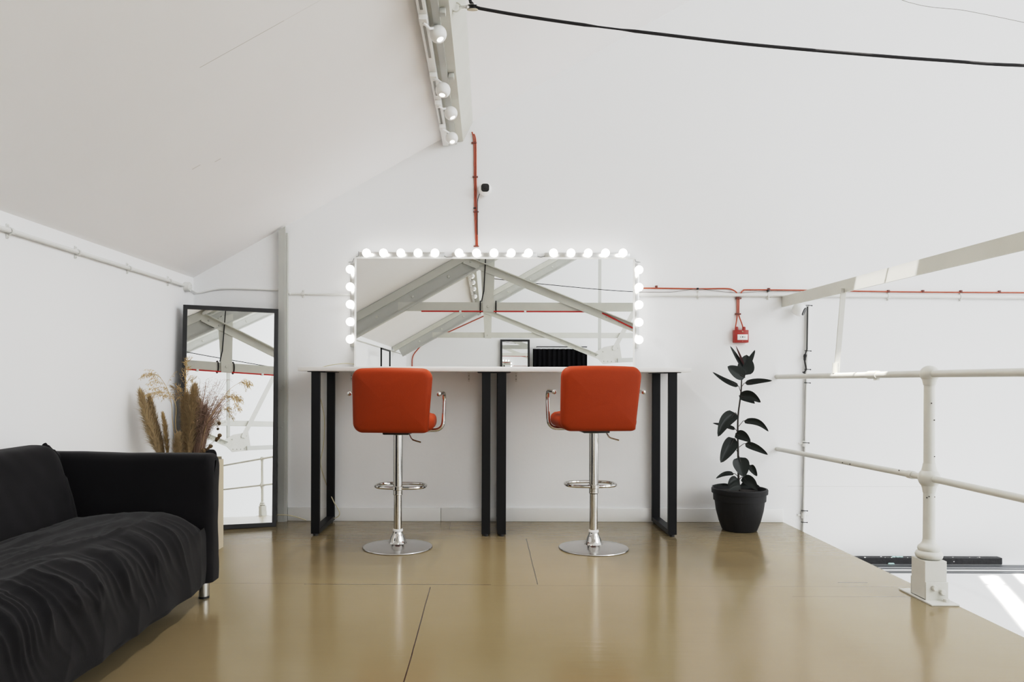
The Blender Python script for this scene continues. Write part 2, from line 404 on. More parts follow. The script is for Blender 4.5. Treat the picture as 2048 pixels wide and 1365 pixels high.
spots = [(3.33, -.227, 2.510, 3.22, (.35, -.25, -.9), 'white ball spotlight nearest on the ceiling track, aimed toward the rope'),
         (3.81, -.234, 2.446, 3.82, (-.1, -.3, -.95), 'second white ball spotlight from the front of the ceiling track'),
         (4.26, -.216, 2.490, 4.20, (.4, -.2, -.9), 'third white ball spotlight along the track, aimed sideways'),
         (4.63, -.228, 2.467, 4.58, (.15, -.45, -.9), 'white ball spotlight closest to the back wall on the track'),
         (-.9, -.23, 2.47, -.95, (.3, .2, -.9), 'highest of the small ball spotlights reflected in the wall mirror'),
         (-1.6, -.23, 2.47, -1.65, (.3, .2, -.9), 'second highest ball spotlight reflected in the wall mirror'),
         (-2.4, -.23, 2.47, -2.45, (.3, .2, -.9), 'third ball spotlight down in the wall mirror reflection'),
         (-3.5, -.23, 2.47, -3.55, (.3, .2, -.9), 'ball spotlight just over the truss tie in the wall mirror reflection')]
for y, x, z, ya, d, lb in spots:
    s = thing('track_spotlight', lb, 'spotlight', (x, y, z), 'ball spotlights on the ceiling track')
    d = V(d).normalized(); R_ = .039; c = V((x, y, z))
    ca = .86
    prof = [(0, -R_)] + [(R_*math.sin(k*PI/14), -R_*math.cos(k*PI/14)) for k in range(1, 12)] + [(R_*math.sin(12*PI/14)*.99, R_*.80), (R_*.40, R_*.72)]
    MB().lathe(prof, c, d, 24).build('head', M['white'], s, 50)
    MB().lathe([(0, R_*.74), (R_*.50, R_*.74), (R_*.50, R_*.70), (0, R_*.70)], c, d, 20).build('lens', M['lens'], s)
    MB().box(-.302, -.266, ya - .03, ya + .03, 2.508, 2.533, .003).build('adapter', M['white'], s)
    MB().tube([(-.284, ya, 2.510), (-.26, (ya*2 + y)/3, 2.50), c - d*R_*.9], .0065, 8).build('arm', M['white'], s)

# rope, pulley
rg = P(912, 15, 3.28)
pl = thing('rope_pulley', 'small metal pulley hung on a chain from the purlin, guiding the black rope', 'pulley', rg)
MB().tube([rg + V((math.cos(k*2*PI/16)*.020, -.004, math.sin(k*2*PI/16)*.020)) for k in range(16)], .0035, 6, closed=True).build('eye_ring', M['steel'], pl)
MB().box(rg.x - .035, rg.x - .012, rg.y - .02, rg.y + .02, rg.z - .02, rg.z + .03, .004).build('bracket', M['steel'], pl)
pc = P(945, 14, 3.28)
for i, f_ in enumerate((.42, .72)):
    q = rg.lerp(pc, f_)
    MB().tube([q + V((math.cos(k*2*PI/12)*.017, math.sin(k*2*PI/12)*.008*(i == 0), math.sin(k*2*PI/12)*.007*(i == 1) + .001)) for k in range(12)], .0022, 6, closed=True).build('chain_link', M['alu'], pl)
MB().lathe([(0, 0), (.024, 0), (.024, .004), (0, .004)], pc + V((0, -.004, -.012)), (0, .3, -1), 20).build('cheek_plate', M['planter'], pl)
MB().lathe([(0, -.008), (.02, -.008), (.014, 0), (.02, .008), (0, .008)], pc + V((0, 0, 0)), (0, .3, -1), 20).build('sheave', M['black'], pl)
MB().lathe([(0, 0), (.022, 0), (.022, .004), (0, .004)], pc + V((0, .004, .012)), (0, .3, -1), 20).build('cheek_plate', M['alu'], pl)
rp = [P(940, -40, 3.3) + V((0, 0, .02)), P(943, 2, 3.29), P(952, 14, 3.285)]
run = [P(960, 17, 3.28), P(1040, 31, 3.28), P(1170, 50, 3.28), P(1300, 66, 3.28), P(1500, 89, 3.28), P(1750, 111, 3.28), P(1900, 122, 3.29), P(2048, 131, 3.3), P(2400, 136, 3.3), P(2600, 134, 3.3)]
top = V((pc.x - .02, 3.32, ceil_z(pc.x - .02) - .012))
path = [top, P(941, 4, 3.285), P(950, 14, 3.28)] + smooth_path(run, 5)
rad = []
for p in path:
    px = CX + p.x*F/p.y
    rad.append(.0042 if 1175 < px < 1250 else .0072)
tag(MB().tube(path, rad, 8).build('black_rope', M['rope']), 'thick black rope stretched from the pulley across the upper part of the room', 'rope')
wp = [P(1780, -9, 4.2), P(1935, 22, 4.2), P(2048, 45, 4.2), P(2500, 142, 4.2)]
wp = [V((P(1500, -60, 4.2).x, 4.2, ceil_z(P(1500, -60, 4.2).x) - .005))] + wp
tag(MB().tube(smooth_path(wp, 6), .0016, 5).build('thin_wire', M['screw']), 'thin grey wire high up over the hall, near the top corner', 'wire')
tag(MB().tube(smooth_path([(-.03, -2.0, 2.60), (.9, -2.0, 2.50), (2.4, -2.0, 2.38), (4.5, -2.0, 2.34), (7.0, -2.0, 2.6)], 6), .006, 6).build('thin_black_line', M['rope']), 'thin black cord strung across behind the first truss, seen in the wall mirror', 'cord')

# ================================================================== CONDUITS & CABLES
def clip_saddle(c, normal, along, r=.012, h=.03):
    n, al = V(normal), V(along).normalized(); si = n.cross(al).normalized(); c = V(c)
    mb = MB()
    pts = []
    mb.bar(c - si*h - n*r, c - si*r*.9 - n*r, .014, .003, n)
    mb.bar(c + si*h - n*r, c + si*r*.9 - n*r, .014, .003, n)
    arc = [c + (si*math.cos(a) + n*math.sin(a))*(r + .002) for a in [k*PI/8 for k in range(9)]]
    mb2 = mb
    for a_, b_ in zip(arc, arc[1:]): mb.bar(a_, b_, .016, .003, (a_ + b_)/2 - c)
    mb.ball(c - si*h*.78 - n*(r - .004), .004, 8); mb.ball(c + si*h*.78 - n*(r - .004), .004, 8)
    return mb
pz = 1.563
t = thing('conduit_pipe', 'white conduit pipe along the low side wall under the ceiling, with saddle clips', 'pipe', (XL + .0155, 3.5, pz))
MB().tube([(XL + .0155, FY + .1, pz), (XL + .0155, 4.80, pz)], .0105, 10).build('pipe', M['pipe'], t)
for y in (1.53, 2.04, 2.55, 3.06, 3.565, 4.076, 4.593):
    clip_saddle((XL + .0155, y, pz), (1, 0, 0), (0, 1, 0)).build('saddle_clip', M['pipe'], t)
jb = V((XL + .02, 4.86, pz - .002))
MB().lathe([(0, -.02), (.032, -.02), (.032, .012), (.028, .018), (0, .018)], jb, (1, 0, 0), 20).ball(jb + V((.019, .01, .012)), .003, 6).ball(jb + V((.019, -.012, -.012)), .003, 6).build('junction_box', M['pipe'], t)
t2 = thing('corner_conduit', 'thin white conduit crossing the wall corner above the leaning mirror', 'pipe', W(470, 578))
MB().tube(smooth_path([jb + V((.005, .03, -.012)), (XL + .02, 4.95, pz - .02), (XL + .05, WY - .009, pz - .024), W(450, 578, .008), W(558, 581, .008)]), .006, 8).build('pipe', M['pipe'], t2)
t3 = thing('back_wall_conduit', 'thin white conduit on the back wall between column and lit mirror', 'pipe', W(640, 588))
MB().tube([W(577, 588, .009), W(712, 590, .009)], .007, 8).ball(W(580, 588, .009), .010, 8).build('pipe', M['pipe'], t3)
clip_saddle(W(606, 588, .009), (0, -1, 0), (1, 0, 0), .008, .026).build('saddle_clip', M['pipe'], t3)
t4 = thing('white_wall_pipe', 'long white pipe along the back wall to the right of the lit mirror', 'pipe', W(1600, 591))
MB().tube([W(1255, 589.5, .014), W(1560, 590.5, .014), W(2120, 596, .014), W(3800, 606, .014)], .0125, 12).build('pipe', M['pipe'], t4)
for px in (1397, 1537, 1777, 1922): clip_saddle(W(px, 590 + (px - 1397)*.008, .014), (0, -1, 0), (1, 0, 0), .0125, .030).build('saddle_clip', M['pipe'], t4)
# red vertical cable above mirror
t5 = thing('red_cable_riser', 'pair of red fire cables running down the wall from purlin to lit mirror', 'cable', W(951, 380))
MB().tube(smooth_path([W(944, 264, .012), W(948, 285, .006), W(949, 350, .006), W(950, 430, .006), W(952.5, 494, .006)]), .0045, 8).build('cable', M['red'], t5)
MB().tube(smooth_path([W(948, 268, .014), W(951.5, 285, .006), W(952, 350, .006), W(953, 430, .006), W(955, 494, .006)]), .0045, 8).build('cable', M['red'], t5)
for px, py in ((948, 286), (950.5, 354), (952, 424), (952.5, 493)):
    c_ = W(px, py, .007); MB().box(c_.x - .018, c_.x + .018, c_.y - .007, WY - .0005, c_.z - .004, c_.z + .004, .001).build('cable_clip', M['clip'], t5)
MB().box(W(950, 417, .0).x - .010, W(950, 417).x + .008, WY - .014, WY - .0005, W(950, 417).z - .003, W(950, 417).z + .003).build('cable_tie', M['black'], t5)
# red horizontal cables
def red_run(name, label, pts, clips, ties=()):
    t = thing(name, label, 'cable', pts[0])
    MB().tube(smooth_path(pts, 6), .0045, 8).build('cable', M['red'], t)
    for px, py in clips:
        q = W(px, py, .008); MB().box(q.x - .007, q.x + .007, q.y - .006, WY - .0005, q.z - .005, q.z + .012, .001).build('cable_clip', M['clip'], t)
    for px, py in ties:
        q = W(px, py, .008); MB().box(q.x - .006, q.x + .006, q.y - .012, WY - .0005, q.z - .006, q.z + .006, .001).build('cable_tie', M['black'], t)
red_run('red_cable', 'red fire cable along the wall between lit mirror and alarm call point', [W(1272, 576.5, .008), W(1330, 577, .008), W(1400, 578, .008), W(1450, 577.5, .008), W(1465, 580, .010), W(1474, 586, .028)], [(1313, 575)], [(1395, 578)])
red_run('red_cable', 'red fire cable along the wall from alarm call point to the hall', [W(1482, 586, .028), W(1487, 581.5, .010), W(1500, 580, .008), W(1620, 581, .008), W(1800, 584, .008), W(2120, 586, .008), W(3800, 594, .008)], [(1538, 580), (1777, 584), (1846, 584), (1922, 584.5), (1999, 585)], [(1536, 582)])
tag(MB().tube(smooth_path([W(1262, 584, .006), W(1340, 584.5, .006), W(1392, 578.5, .013), W(1430, 582, .006), W(1476, 586, .006), W(1536, 583, .012), W(1640, 584, .006)]), .0014, 5).build('thin_grey_cable', M['screw']), 'thin grey cable sagging just above the white wall pipe', 'cable')
# call point
cp0, cp1 = W(1465, 661), W(1493, 686.5)
cpc = (cp0 + cp1)/2
t6 = thing('fire_alarm_call_point', 'red fire alarm call point box on the wall above the rubber plant', 'fire alarm', (cpc.x, WY - .02, cp1.z))
MB().box(cp0.x, cp1.x, WY - .045, WY - .0005, cp1.z, cp0.z, .004).build('housing', M['redbox'], t6)
MB().box(cp0.x + .018, cp1.x - .008, WY - .048, WY - .044, cp1.z + .018, cp1.z + .055, .001).build('press_panel', M['white'], t6)
pcx = (cp0.x + .018 + cp1.x - .008)/2; pz_ = cp1.z + .038
mb = MB().lathe([(0, 0), (.0045, 0), (.0045, .001), (0, .001)], (pcx, WY - .048, pz_), (0, -1, 0), 12)
for sg in (-1, 1):
    q = [(pcx + sg*.009, WY - .0482, pz_), (pcx + sg*.015, WY - .0482, pz_ + .0035), (pcx + sg*.015, WY - .0482, pz_ - .0035)]
    mb.prism(q, (0, -.0008, 0)); mb.box(min(pcx + sg*.014, pcx + sg*.018), max(pcx + sg*.014, pcx + sg*.018), WY - .0490, WY - .0482, pz_ - .0012, pz_ + .0012)
lab(mb.build('press_mark', M['black'], t6, 0), 'black dot between two arrows')
for px in (1471, 1485.5):
    q = W(px, 661); MB().lathe([(.011, -.012), (.011, .012), (.008, .018), (0, .018)], (q.x, WY - .022, q.z + .004), (0, 0, 1), 14).build('cable_gland', M['redbox'], t6)
MB().ball((pcx, WY - .0455, cp0.z - .012), .004, 8).build('test_keyhole', M['cord'], t6)
MB().ball((pcx + .001, WY - .0455, cp1.z + .010), .002, 6).build('screw', M['cord'], t6)
t7 = thing('alarm_cables', 'two short orange-red cables dropping from the white pipe to the call point', 'cable', W(1476, 625))
MB().tube(smooth_path([W(1474.5, 593, .01), W(1474.5, 626, .01), W(1474, 635, .014), W(1471, 655, .022), W(1471, 660, .022)]), .0042, 8).build('cable', M['red'], t7)
MB().tube(smooth_path([W(1478, 593, .01), W(1477.5, 626, .01), W(1479, 635, .014), W(1485, 652, .022), W(1485.5, 660, .022)]), .0042, 8).build('cable', M['red'], t7)
for px, py in ((1477, 597), (1476, 628.5)):
    q = W(px, py, .01); MB().box(q.x - .019, q.x + .019, q.y - .006, WY - .0005, q.z - .005, q.z + .005, .001).build('cable_clip', M['clip'], t7)
# cameras
q = W(970.5, 382)
t8 = thing('security_camera', 'white round security camera with square black face, above the lit mirror', 'camera', (q.x, WY - .03, q.z))
MB().lathe([(0, .001), (.030, .001), (.040, .02), (.044, .045), (.040, .062), (.028, .070), (0, .071)], (q.x, WY, q.z), (0, -1, 0), 28).build('body', M['white'], t8, 60)
MB().slab(.054, .054, .008, .018, .003, Matrix.Translation((q.x, WY - .071, q.z + .003))).build('face', M['lensglass'], t8)
MB().lathe([(.009, 0), (.012, .002), (.009, .004), (0, .003)], (q.x, WY - .074, q.z + .004), (0, -1, 0), 16).build('lens', M['black'], t8)
MB().tube(smooth_path([W(959, 388, .035), W(955.5, 400, .012), W(955, 420, .012), W(955, 470, .011)]), .0028, 6).build('cord', M['black'], t8)
q = P(1606, 620, 4.93)
t9 = thing('security_camera', 'white security camera under the end of the steel beam, black face turned sideways', 'camera', q)
ax = V((.45, -.35, -.25)).normalized()
MB().lathe([(0, -.02), (.028, -.02), (.040, 0), (.044, .025), (.040, .045), (.03, .052), (0, .053)], q - ax*.025 + V((-.02, .0, -.002)), ax, 24).build('body', M['white'], t9, 60)
fm = Matrix.Translation(q + ax*.028 + V((-.02, 0, -.002))) @ (ax.to_track_quat('-Y', 'Z')).to_matrix().to_4x4()
MB().slab(.05, .054, .008, .02, .003, fm).build('face', M['lensglass'], t9)
MB().lathe([(0, 0), (.02, 0), (.02, .04), (0, .04)], W(1592, 622), (0, -1, 0), 16).build('mount', M['white'], t9)
# vertical conduit w black cable
t10 = thing('vertical_conduit', 'thin grey vertical conduit with black cable and ties, below the beam end', 'pipe', W(1609, 800))
MB().tube([W(1617, 612, .012), W(1613, 740, .012), W(1607, 1040, .012), W(1604, 1130, .012)], .008, 8).build('pipe', M['pipe'], t10)
for py in (888, 1031):
    q = W(1612 - (py - 740)*.018, py, .012); MB().lathe([(.0155, -.02), (.0155, .02)], q, (0, 0, 1), 12).box(q.x - .036, q.x + .036, q.y + .002, WY - .001, q.z - .006, q.z + .006, .001).build('coupling', M['pipe'], t10)
tb = thing('black_cable', 'black cable strapped down the thin vertical conduit', 'cable', W(1612, 690))
MB().tube(smooth_path([W(1615, 614, .03), W(1615, 625, .022), W(1614, 700, .022)]), .0042, 8).build('cable', M['black'], tb)
MB().tube(smooth_path([W(1613.5, 700, .022), W(1610.5, 710, .024), W(1609.5, 722, .026), W(1612, 738, .022), W(1608, 746, .03)]), [.004]*6 + [.011]*3 + [.008]*3 + [.005]*12 + [.012], 8).build('connector', M['black'], tb)
MB().tube(smooth_path([W(1611.5, 755, .02), W(1608, 900, .021), W(1604.5, 1060, .02), W(1602, 1130, .02)]), .0028, 6).build('cable', M['screw'], tb)
for py in (611, 702, 739, 766, 886, 1022, 1045):
    q = W(1615 - (py - 611)*.022, py, .022)
    MB().tube([q + V((-.010, .004, 0)), q + V((.004, -.006, 0)), q + V((.030, 0, -.002))], .0028, 6).ball(q + V((.030, 0, -.002)), .0045, 8).build('cable_tie', M['black'], tb)

# ================================================================== WALL MIRROR + LIGHT BARS
MY = 4.95
def MP(px, py, Y=MY - .02): return P(px, py, Y)
mx0, mx1 = MP(709, 620).x, MP(1269.5, 620).x
mz1 = MP(985, 514.8).z; TT = P(985, 735.2, 4.5).z
fw = .012
t = thing('wall_mirror', 'wide rectangular vanity mirror in a thin white frame standing on the marble table top', 'mirror', ((mx0 + mx1)/2, MY, TT))
fr = MB()
fr.box(mx0, mx0 + fw, MY - .025, MY + .004, TT + .001, mz1).box(mx1 - fw, mx1, MY - .025, MY + .004, TT + .001, mz1)
fr.box(mx0 + fw, mx1 - fw, MY - .025, MY + .004, mz1 - fw, mz1).box(mx0 + fw, mx1 - fw, MY - .025, MY + .004, TT + .001, TT + fw)
fr.build('frame', M['frame_white'], t, 0)
MB().box(mx0 + fw, mx1 - fw, MY - .0225, MY - .012, TT + fw, mz1 - fw).build('glass', M['mirror'], t, 0)
MB().box(mx0 + .05, mx1 - .05, MY + .005, MY + .012, TT + .05, mz1 - .05).build('backing', M['white'], t, 0)
BYC = 4.926
def bar_thing(label, x0, x1, z0, z1, bulbs):
    s = thing('vanity_light_bar', label, 'light bar', ((x0 + x1)/2, MY, (z0 + z1)/2), 'vanity light bars round the wall mirror')
    MB().box(x0, x1, MY + .018, MY + .049, z0, z1, .003).build('housing', M['alu'], s)
    for b in bulbs:
        k = MB().lathe([(.015, 0), (.015, .018), (.012, .022)], (b.x, MY + .019, b.z), (0, -1, 0), 14).build('socket', M['white'], s)
        MB().ball((b.x, BYC, b.z), .0283, 20).build('bulb', M['bulb'], s, 60)
for lb, x0, x1, cs in (('lit five-bulb light bar over the mirror top, the end one nearest the column', 717, 888.5, (733, 767, 801.5, 836, 870)),
                       ('lit five-bulb light bar over the mirror top, in the middle under the red cable', 903, 1074, (918, 953, 988, 1022.5, 1057)),
                       ('lit five-bulb light bar over the mirror top, the end one toward the call point', 1090, 1262, (1107, 1142, 1176.5, 1211, 1246))):
    bar_thing(lb, MP(x0, 509).x, MP(x1, 509).x, mz1 + .001, mz1 + .039, [P(c_, 506.3, BYC) for c_ in cs])
bar_thing('lit five-bulb light bar standing along the mirror side nearest the column', mx0 - .037, mx0 - .001, MP(700, 694).z, MP(700, 525).z, [P(700.3, y_, BYC) for y_ in (539, 574, 609, 644, 679)])
bar_thing('lit five-bulb light bar standing along the mirror side toward the call point', mx1 + .001, mx1 + .037, MP(1277, 696).z, MP(1277, 525).z, [P(1278, y_, BYC) for y_ in (540, 575, 610, 645, 680)])
lead = thing('light_bar_leads', 'short black leads joining the light bars at the mirror corners', 'cable', W(890, 515))
for pts in ([(712, 514), (717, 512.5), (717.5, 503)], [(697, 525), (705, 524.5), (708, 517)], [(888, 512), (893, 515), (905, 514.5)], [(1075, 513), (1082, 515), (1090, 512)], [(1270, 519), (1272, 524), (1281, 525)]):
    MB().tube([P(a_, b_, 4.92) for a_, b_ in pts], .0016, 6).build('lead', M['black'], lead)

# ================================================================== BAR TABLE
TY0, TY1 = 4.50, WY - .018
tx0, tx1 = P(595.5, 738, TY0).x, P(1383, 740, TY0).x
TB = P(985, 743.8, TY0).z
t = thing('bar_table', 'long white marble-topped bar table on black steel loop legs against the wall', 'table', ((tx0 + tx1)/2, 4.75, 0))
MB().box(tx0, tx1, TY0, WY - .002, TB, TT, .0025).build('tabletop', M['marble'], t)
for px in (622, 963.5, 995, 1337):
    lx0 = P(px, 900, 4.514).x; lx1 = lx0 + .0525
    lg = MB().box(lx0, lx1, 4.514, 4.540, .012, TB - .004, .002).box(lx0, lx1, TY1 - .03, TY1 - .004, .012, TB - .004, .002)
    lg.box(lx0, lx1, 4.540, TY1 - .03, .012, .040, .002)
    lg = lg.build('leg', M['blackm'], t, 20)
    cx_ = (lx0 + lx1)/2
    MB().box(cx_ - .054, cx_ + .054, 4.53, TY1 - .02, TB - .0045, TB - .0005).build('mounting_plate', M['blackm'], lg, 0)
    for yy in (4.527, TY1 - .018):
        MB().lathe([(0, 0), (.016, 0), (.016, .012), (0, .012)], (cx_, yy, 0), (0, 0, 1), 14).build('foot_pad', M['black'], lg)
for px in (704, 938, 1032, 1279):
    q = W(px, 748)
    b_ = MB().box(q.x - .007, q.x + .007, WY - .020, WY - .0165, TB - .062, TB - .001).box(q.x - .007, q.x + .007, WY - .08, WY - .0165, TB - .004, TB - .001)
    b_ = b_.build('wall_bracket', M['pipe'], t, 0)
    for dz_ in (.045, .022): MB().ball((q.x, WY - .020, TB - dz_), .003, 6).build('screw', M['black'], b_)
# cords
tag(MB().tube(smooth_path([P(709, 729, 4.93), P(690, 727.5, 4.94), P(665, 730, 4.94), P(648, 734, 4.94)] + [P(640, 736, 4.96)]), .0028, 6).build('mirror_cable', M['cord']), 'thin pale cord lying on the table top beside the mirror corner', 'cord')
tag(MB().tube(smooth_path([P(636, 744, 4.975), P(638, 785, 4.975), P(643, 806, 4.972), P(649, 840, 4.968), P(647, 890, 4.972), P(641, 925, 4.975), P(648, 955, 4.972), P(657, 980, 4.97), P(668, 1005, 4.94), P(677, 1020, 4.93), P(679, 1030, 4.93), P(670, 1037, 4.94), P(650, 1040, 4.955)]), .0032, 8).build('power_cable', M['cord']), 'beige power cord hanging down behind the table leg nearest the column', 'cord')
tag(MB().tube(smooth_path([(P(540, 1034, 4.9).x, 4.9, .05), P(556, 1030.5, 4.88), P(575, 1031, 4.88), P(590, 1034, 4.94), P(612, 1041, 4.955)]), .0035, 8).build('floor_cable', M['cord']), 'short pale cord near the floor between leaning mirror and table', 'cord')

# ================================================================== BAR STOOLS
def make_stool(label):
    s = thing('bar_stool', label, 'bar stool', (0, 0, 0), 'red bar stools at the table')
    b = MB().lathe([(0, 0), (.195, 0), (.1975, .003), (.1955, .007), (.17, .0125), (.12, .018), (.075, .022), (.055, .027)], (0, 0, 0), seg=64).build('base', M['chrome_disc'], s, 50)
    MB().lathe([(.056, .0262), (.048, .034), (.043, .045), (.040, .058), (.032, .075), (.0265, .086), (.0262, .094)], seg=40).build('base_cone', M['chrome'], b, 60)
    MB().lathe([(.027, .092), (.029, .095), (.029, .103), (.027, .106), (.022, .106)], seg=32).build('collar', M['white'], b)
    MB().lathe([(.0225, .09), (.0225, .31)], seg=32).build('lower_pole', M['chrome'], s)
    MB().lathe([(.0225, .302), (.0262, .302), (.0262, .64), (.03, .645), (.03, .655), (0, .655)], seg=32).lathe([(.0265, .300), (.027, .303), (.0265, .306)], seg=32).build('upper_pole', M['chrome'], s)
    ring = []
    for k in range(40):
        a = k*2*PI/40; e = 2.6
        cx_, cy_ = math.cos(a), math.sin(a)
        x = math.copysign(abs(cx_)**(2/e), cx_)*.145; y = math.copysign(abs(cy_)**(2/e), cy_)*.105 + .09
        ring.append((x, y, .338))
    MB().tube(ring, .0085, 10, closed=True).lathe([(.0265, .326), (.0335, .329), (.0335, .347), (.0265, .35)], seg=24).build('footrest', M['chrome'], s)
    MB().box(-.075, .075, -.075, .075, .645, .668, .006).build('swivel_plate', M['black'], s)
    MB().tube(smooth_path([(.05, -.02, .652), (.066, -.02, .645), (.080, -.025, .622), (.098, -.03, .612), (.136, -.035, .602)]), .0042, 8).build('lever', M['chrome'], s)
    m = Matrix.Translation((0, .045, .712)) @ Matrix.Rotation(PI/2, 4, 'X')
    MB().slab(.44, .40, .085, .07, .038, m, crown=.012).build('seat', M['leather'], s, 60)
    mm = Matrix.Translation((0, -.175, .838)) @ Matrix.Rotation(math.radians(5), 4, 'X')
    bk = MB().slab(.441, .352, .078, .052, .034, mm, crown=.010)
    for v in bk.bm.verts:
        q = v.co
        if q.z < .74: q.x *= 1 - .025*((.74 - q.z)/.08)**2
        q.z += .006*(1 - (q.x/.215)**2)*(1 if q.z > .9 else 0)
        q.y += .28*q.x*q.x
    bk.build('backrest', M['leather'], s, 60)
    for sg in (-1, 1):
        pth = fillet([(sg*.10, .075, .662), (sg*.248, .075, .664), (sg*.254, .085, .880), (sg*.250, -.125, .876)], .055, 7)
        a_ = MB().tube(pth, .0108, 12).build('armrest', M['chrome'], s)
        MB().ball((sg*.250, -.127, .876), .0128, 14).build('end_cap', M['chrome'], a_)
    return s
st = make_stool('red-orange leather bar stool with chrome base, at the table half nearest the column')
p1, p2 = P(795.5, 1094, 4.21), P(1187, 1096.5, 4.20)
st2 = dup(st, (p2.x, 4.20, 0), math.radians(4.6), 'red-orange leather bar stool with chrome base, at the table half nearest the rubber plant')
for c_ in st2.children:
    if c_.name.split('.')[0] in ('upper_pole', 'footrest', 'swivel_plate', 'lever', 'seat', 'backrest', 'armrest'): c_.location.z += .014
st.location = (p1.x, 4.21, 0); st.rotation_euler = (0, 0, math.radians(-3.9))

# ================================================================== LEANING MIRROR
MYAW, MTILT = 20.25, 4.75
def leaning_mirror():
    bl = V((P(357, 1050, 4.59).x, 4.59, .008)); yaw = math.radians(MYAW); w = .585
    wdir = V((math.cos(yaw), math.sin(yaw), 0)); back = V((-wdir.y, wdir.x, 0))
    tilt = math.radians(MTILT)
    up = V((0, 0, 1))*math.cos(tilt) + back*math.sin(tilt)
    nrm = -back*math.cos(tilt) + V((0, 0, 1))*math.sin(tilt)
    ro = math.radians(.75)
    wdir, up = wdir*math.cos(ro) - up*math.sin(ro), up*math.cos(ro) + wdir*math.sin(ro)
    h = 1.425; th = .028
    m = Matrix((( wdir.x, up.x, nrm.x, bl.x), (wdir.y, up.y, nrm.y, bl.y), (wdir.z, up.z, nrm.z, bl.z + .001), (0, 0, 0, 1)))
    t = thing('leaning_mirror', 'tall black-framed mirror leaning in the corner behind the sofa', 'mirror', bl + wdir*w/2)
    fwid = .026
    def bx(mb, x0, x1, y0, y1, z0, z1):
        r_ = bmesh.ops.create_cube(mb.bm, size=1)
        for v in r_['verts']: v.co = m @ V((x0 + (v.co.x + .5)*(x1 - x0), y0 + (v.co.y + .5)*(y1 - y0), z0 + (v.co.z + .5)*(z1 - z0)))
        return mb
    fr = MB()
    bx(fr, 0, fwid, 0, h, -th, 0); bx(fr, w - fwid, w, 0, h, -th, 0); bx(fr, fwid, w - fwid, 0, fwid, -th, 0); bx(fr, fwid, w - fwid, h - fwid, h, -th, 0)
    fr.build('frame', M['frame_black'], t, 0)
    bx(MB(), fwid, w - fwid, fwid, h - fwid, -th*.8, -.008).build('glass', M['mirror'], t, 0)
    bx(MB(), .01, w - .01, .01, h - .01, -th - .004, -th + .002).build('backing', M['frame_black'], t, 0)
leaning_mirror()

